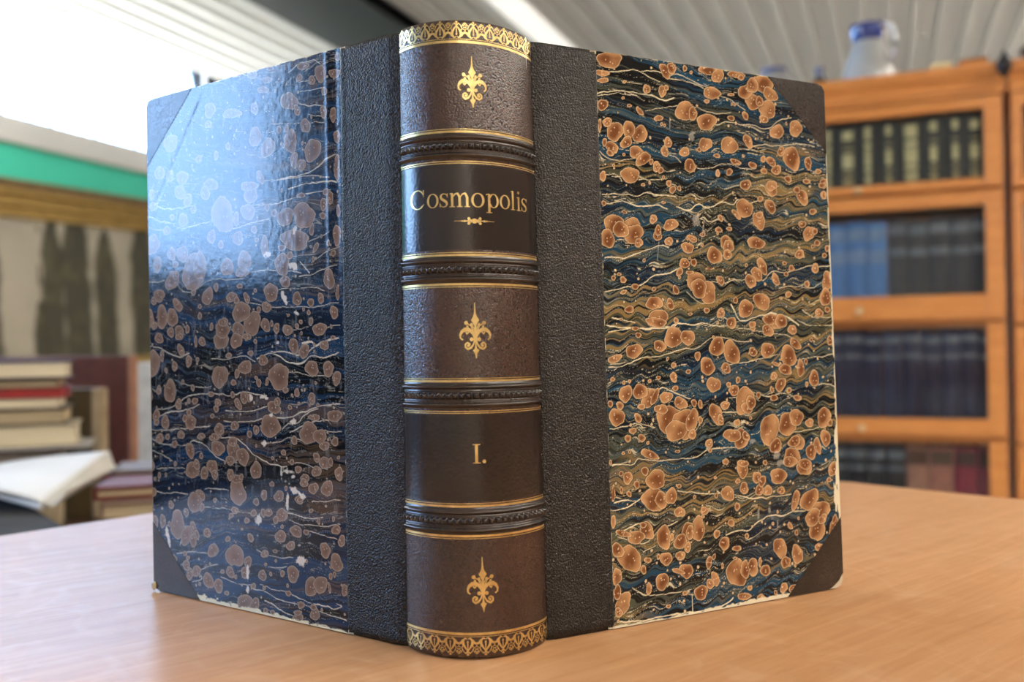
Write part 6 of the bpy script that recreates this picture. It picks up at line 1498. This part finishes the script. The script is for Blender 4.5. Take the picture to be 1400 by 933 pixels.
link('canvas', me, M_CANVAS, pt)

# ---------------------------------------------------------------- side table with the untidy books at the left
SZ = 0.60
c1, c2, c3, c4 = (to_room(np.array([x, y, 0])) for x, y in ((-1.25, .84), (-.50, .84), (-.28, 1.25), (-.28, 2.25)))
c5 = to_room(np.array([-1.25, 2.25, 0]))
M_DARKW = wood('dark_table_wood', (.12, .07, .04), (.07, .04, .025), .4)
st = thing('side_table', 'low dark wooden table under the untidy books at the left', 'table', (c3[0], c3[1], 0))
pl = [(p[0] - c3[0], p[1] - c3[1]) for p in (c1, c2, c3, c4, c5)]
obj('tabletop', prism(bmesh.new(), pl, SZ - .03, SZ), M_DARKW, st, bevel=.003)
mx_, my_ = np.mean([p[0] for p in pl]), np.mean([p[1] for p in pl])
for k in (0, 1, 3, 4):
    x, y = pl[k]; x += (mx_ - x) * .12; y += (my_ - y) * .12
    obj('leg', box(x - .025, x + .025, y - .025, y + .025, 0, SZ - .031), M_DARKW, st, bevel=.003)


def cf(x, y):   # camera-aligned plan position -> room
    p = to_room(np.array([x, y, 0])); return (p[0], p[1])


def pos(px, d): return cf((px - 700) / F_PX * d, d)


def zpx(px, py, d): return at(px, py, d)[2]


D = 1.36
SR_ = []
def stack(label, px, y_top, y_bot, w, ln, rgb, pages, dyaw=0.0, d=D, **k):
    z0, z1 = zpx(px, y_bot, d), zpx(px, y_top, d)
    return flat_book(label, pos(px, d), w, ln, z0, z1, rgb, pages, YAW + dyaw, **k)


zb0 = SZ + .0003
z_a = zpx(60, 657, D); z_b = zpx(60, 613.5, D)
flat_book('big dark book at the very bottom of the left stack', pos(80, D), .30, .14, zb0, z_a - .0003, (.03, .03, .03), M_TAN, YAW + .36 + .02)
flat_book('dark grey book low in the left stack under the grey pamphlet', pos(78, D), .28, .13, z_a, z_b - .0003, (.05, .05, .055), M_GREYP, YAW + .36 - .02)
k1 = zpx(60, 609, D)
flat_book('thin pale grey pamphlet sticking out of the left stack', pos(121, D), .26, .13, z_b, k1 - .0002, (.50, .49, .50), M_WHITE, YAW + .36, th=.0012, cat='pamphlet', name='pamphlet')
k2 = zpx(60, 581, D)
flat_book('thick cream-edged book in the left stack above the grey pamphlet', pos(105, D), .30, .14, k1, k2 - .0002, (.62, .55, .40), M_CREAM, YAW + .36 + .03, th=.002)
k3 = zpx(60, 558, D)
flat_book('brown and grey book in the left stack below the red one', pos(88, D), .26, .12, k2, k3 - .0002, (.11, .09, .07), M_TAN, YAW + .36 - .02)
k4 = zpx(60, 543.5, D)
flat_book('cream-paged book directly under the red book in the left stack', pos(83, D), .25, .12, k3, k4 - .0002, (.40, .35, .28), M_CREAM, YAW + .36 + .01, th=.0015)
k5 = zpx(60, 531, D)
flat_book('bright red book in the middle of the left stack', pos(88, D), .26, .12, k4, k5 - .0002, (.42, .025, .025), cloth((.42, .03, .03)), YAW + .36, th=.0015)
k6 = zpx(60, 518, D)
flat_book('thin tan book in the left stack just above the red one', pos(80, D), .24, .11, k5, k6 - .0002, (.19, .12, .10), M_TAN, YAW + .36 - .03, th=.002)
k7 = zpx(60, 494, D)
flat_book('cream-edged book with dark cover topmost of the left stack', pos(93, D), .24, .11, k6, k7, (.10, .09, .12), M_CREAM, YAW + .36 + .02, th=.0025)

# standing album, olive book and white box behind the stack
def standing(label, pxr, ytop, d, w, th_, rgb, edge, yaw, cat='book', name='book', edge_w=.01, pages=None):
    zt = zpx(pxr, ytop, d); h = zt - SZ - .0005
    t = thing(name, label, cat, (*pos(pxr, d), SZ + .0005), YAW + yaw)
    obj('cover', box(-w, -edge_w, 0, th_, 0, h), cloth(rgb, .45), t, bevel=.003)
    e_ = bmesh.new(); bx(e_, -edge_w + .0002, 0, 0, th_, 0, h); obj('fore_edge' if cat == 'book' else 'edge', e_, edge, t, bevel=.003)
    return t


M_ALBE = mat('worn_light_brown_edge', (.46, .22, .12), (.28, .12, .06), .5, 30)
standing('large reddish brown album standing upright behind the left stack', 183, 486, 1.62, .30, .016, (.115, .030, .018), M_ALBE, -.06, edge_w=.012)
M_OLE = mat('beige_book_edge', (.40, .31, .19), (.26, .19, .11), .6, 30)
standing('small olive brown book with beige edge leaning before the album', 138, 531, 1.50, .14, .03, (.075, .045, .010), M_OLE, .04, edge_w=.017)
standing('white box standing to the right of the brown album', 216, 496, 1.95, .06, .10, (.74, .74, .70), M_WHITE, 0, cat='box', name='box')

# folios lying slantwise at the bottom left
zf = zpx(0, 655, 1.2) - .011
a_, b_ = np.array([(0 - 700) / F_PX * 1.2, 1.2]), np.array([(112 - 700) / F_PX * .855, .855])
dirv = (b_ - a_) / np.linalg.norm(b_ - a_); yawf = math.atan2(dirv[1], dirv[0])
def folio(label, ztop, zbot, rgb, pages, shift, ln=.42, wd=.30, tw=0.0, th=.003):
    p = b_ + dirv * shift; q = cf(*p)
    t = thing('portfolio', label, 'book', (q[0], q[1], zbot), YAW + yawf + tw)
    # local +x runs back along the edge seen, local -y is the hidden width to the left
    c = bmesh.new(); h = ztop - zbot
    bx(c, -ln, 0, -wd, 0, 0, th); bx(c, -ln, 0, -wd, 0, h - th, h); bx(c, -ln, 0, -wd, -wd + th, 0, h)
    obj('cover', c, cloth(rgb, .9), t, bevel=.001)
    obj('pages', box(-ln + .004, -.004, -wd + th + .0005, -.004, th + .0002, h - th - .0002), pages, t)
    return t


folio('black folio lying lowest at the bottom left corner', .6445, zb0, (.015, .016, .018), mat('near_black_pages', (.03, .03, .035), (.02, .02, .02), .8, 20), -.015)
folio('folio with reddish board edge lying between the black and grey ones', .6655, .6448, (.16, .075, .07), M_TAN, -.005, th=.004)
folio('grey folio lying slantwise at the lower left on the red-edged one', .682, .6658, (.13, .12, .11), M_GREYP, -.02)
folio('uppermost dark grey folio lying slantwise under the open white pages', zf, .6823, (.05, .045, .04), M_GREYP, -.06, ln=.36)

# small books lying to the right, under the open volume
def heap(label, pxr, ytop, ybot, d, w, ln, rgb, pages, yaw=0.0, z0=None, **k):
    zt = zpx(pxr, ytop, d); zb = zpx(pxr, ybot, d) if z0 is None else z0
    flat_book(label, pos(pxr, d), w, ln, zb, zt, rgb, pages, YAW + yaw, **k); return zt


h1 = heap('grey and brown book lying lowest under the open volume', 228, 722, 0, 1.0, .066, .16, (.20, .17, .15), M_GREYP, .34, z0=zb0)
h2 = heap('tan-paged book lying under the dark red one at the left', 230, 684, 0, 1.06, .074, .16, (.24, .16, .12), M_TAN, .30, z0=h1 + .0003)
h3 = heap('dark red book lying beside the large book, under the grey volume', 214, 662, 0, 1.08, .070, .15, (.15, .022, .016), M_TAN, .32, z0=h2 + .0003, th=.004)
h4 = heap('grey-brown volume lying on the dark red one behind the curling page', 232, 640, 0, 1.18, .070, .10, (.20, .16, .15), M_GREYP, .30, z0=h3 + .0003, th=.002)

# open volume with a white leaf curling over
ov = thing('open_book', 'open book with large white page curling over at the left', 'book', tuple(at(60, 660, 1.12)))
o0 = np.array(ov.location)
near = {'L': (-30, 668, 1.02), 'C': (58, 687, .99), 'R': (106, 664, 1.05)}
def leaf(A, B, n=24, bulge=0.0, q=16, drop=0.0):
    A = [at(*p) for p in A]; B = [at(*p) for p in B]; G_ = []
    for i in range(n + 1):
        f = i / n; row = []
        a = A[0] * (1 - f) + A[1] * f; b = B[0] * (1 - f) + B[1] * f
        for k in range(q + 1):
            g_ = k / q; p = a * (1 - g_) + b * g_; p = p + np.array([0, 0, bulge * math.sin(math.pi * g_)]); row.append(p - o0)
        G_.append(row)
    return np.array(G_)
# flat part: far edge to near edge on the left; crest on the right
Pf = leaf([(-60, 645, 1.20), (-60, 664, 1.02)], [(150, 617, 1.22), (57, 686, 1.0)], bulge=.004)
link('page', grid_mesh('page', Pf, Pf - np.array([0, 0, .0012])), M_WHITE, ov, smooth=True)
Pc = leaf([(150, 617, 1.22), (57, 686, 1.0)], [(165, 636, 1.20), (92, 670, 1.0)], bulge=-.010)
o = link('curled_page', grid_mesh('curled_page', Pc, Pc - np.array([0, 0, .0012])), mat('shaded_page', (.62, .60, .56), (.52, .50, .46), .8, 12), ov, smooth=True)  # same leaf past its crest; the shade is put into this greyer colour
Ps = leaf([(-60, 652, 1.17), (-20, 668, 1.03)], [(140, 632, 1.19), (57, 690, 1.0)])
link('page_block', grid_mesh('page_block', Ps - np.array([0, 0, .001]), Ps - np.array([0, 0, .007])), M_WHITE, ov)
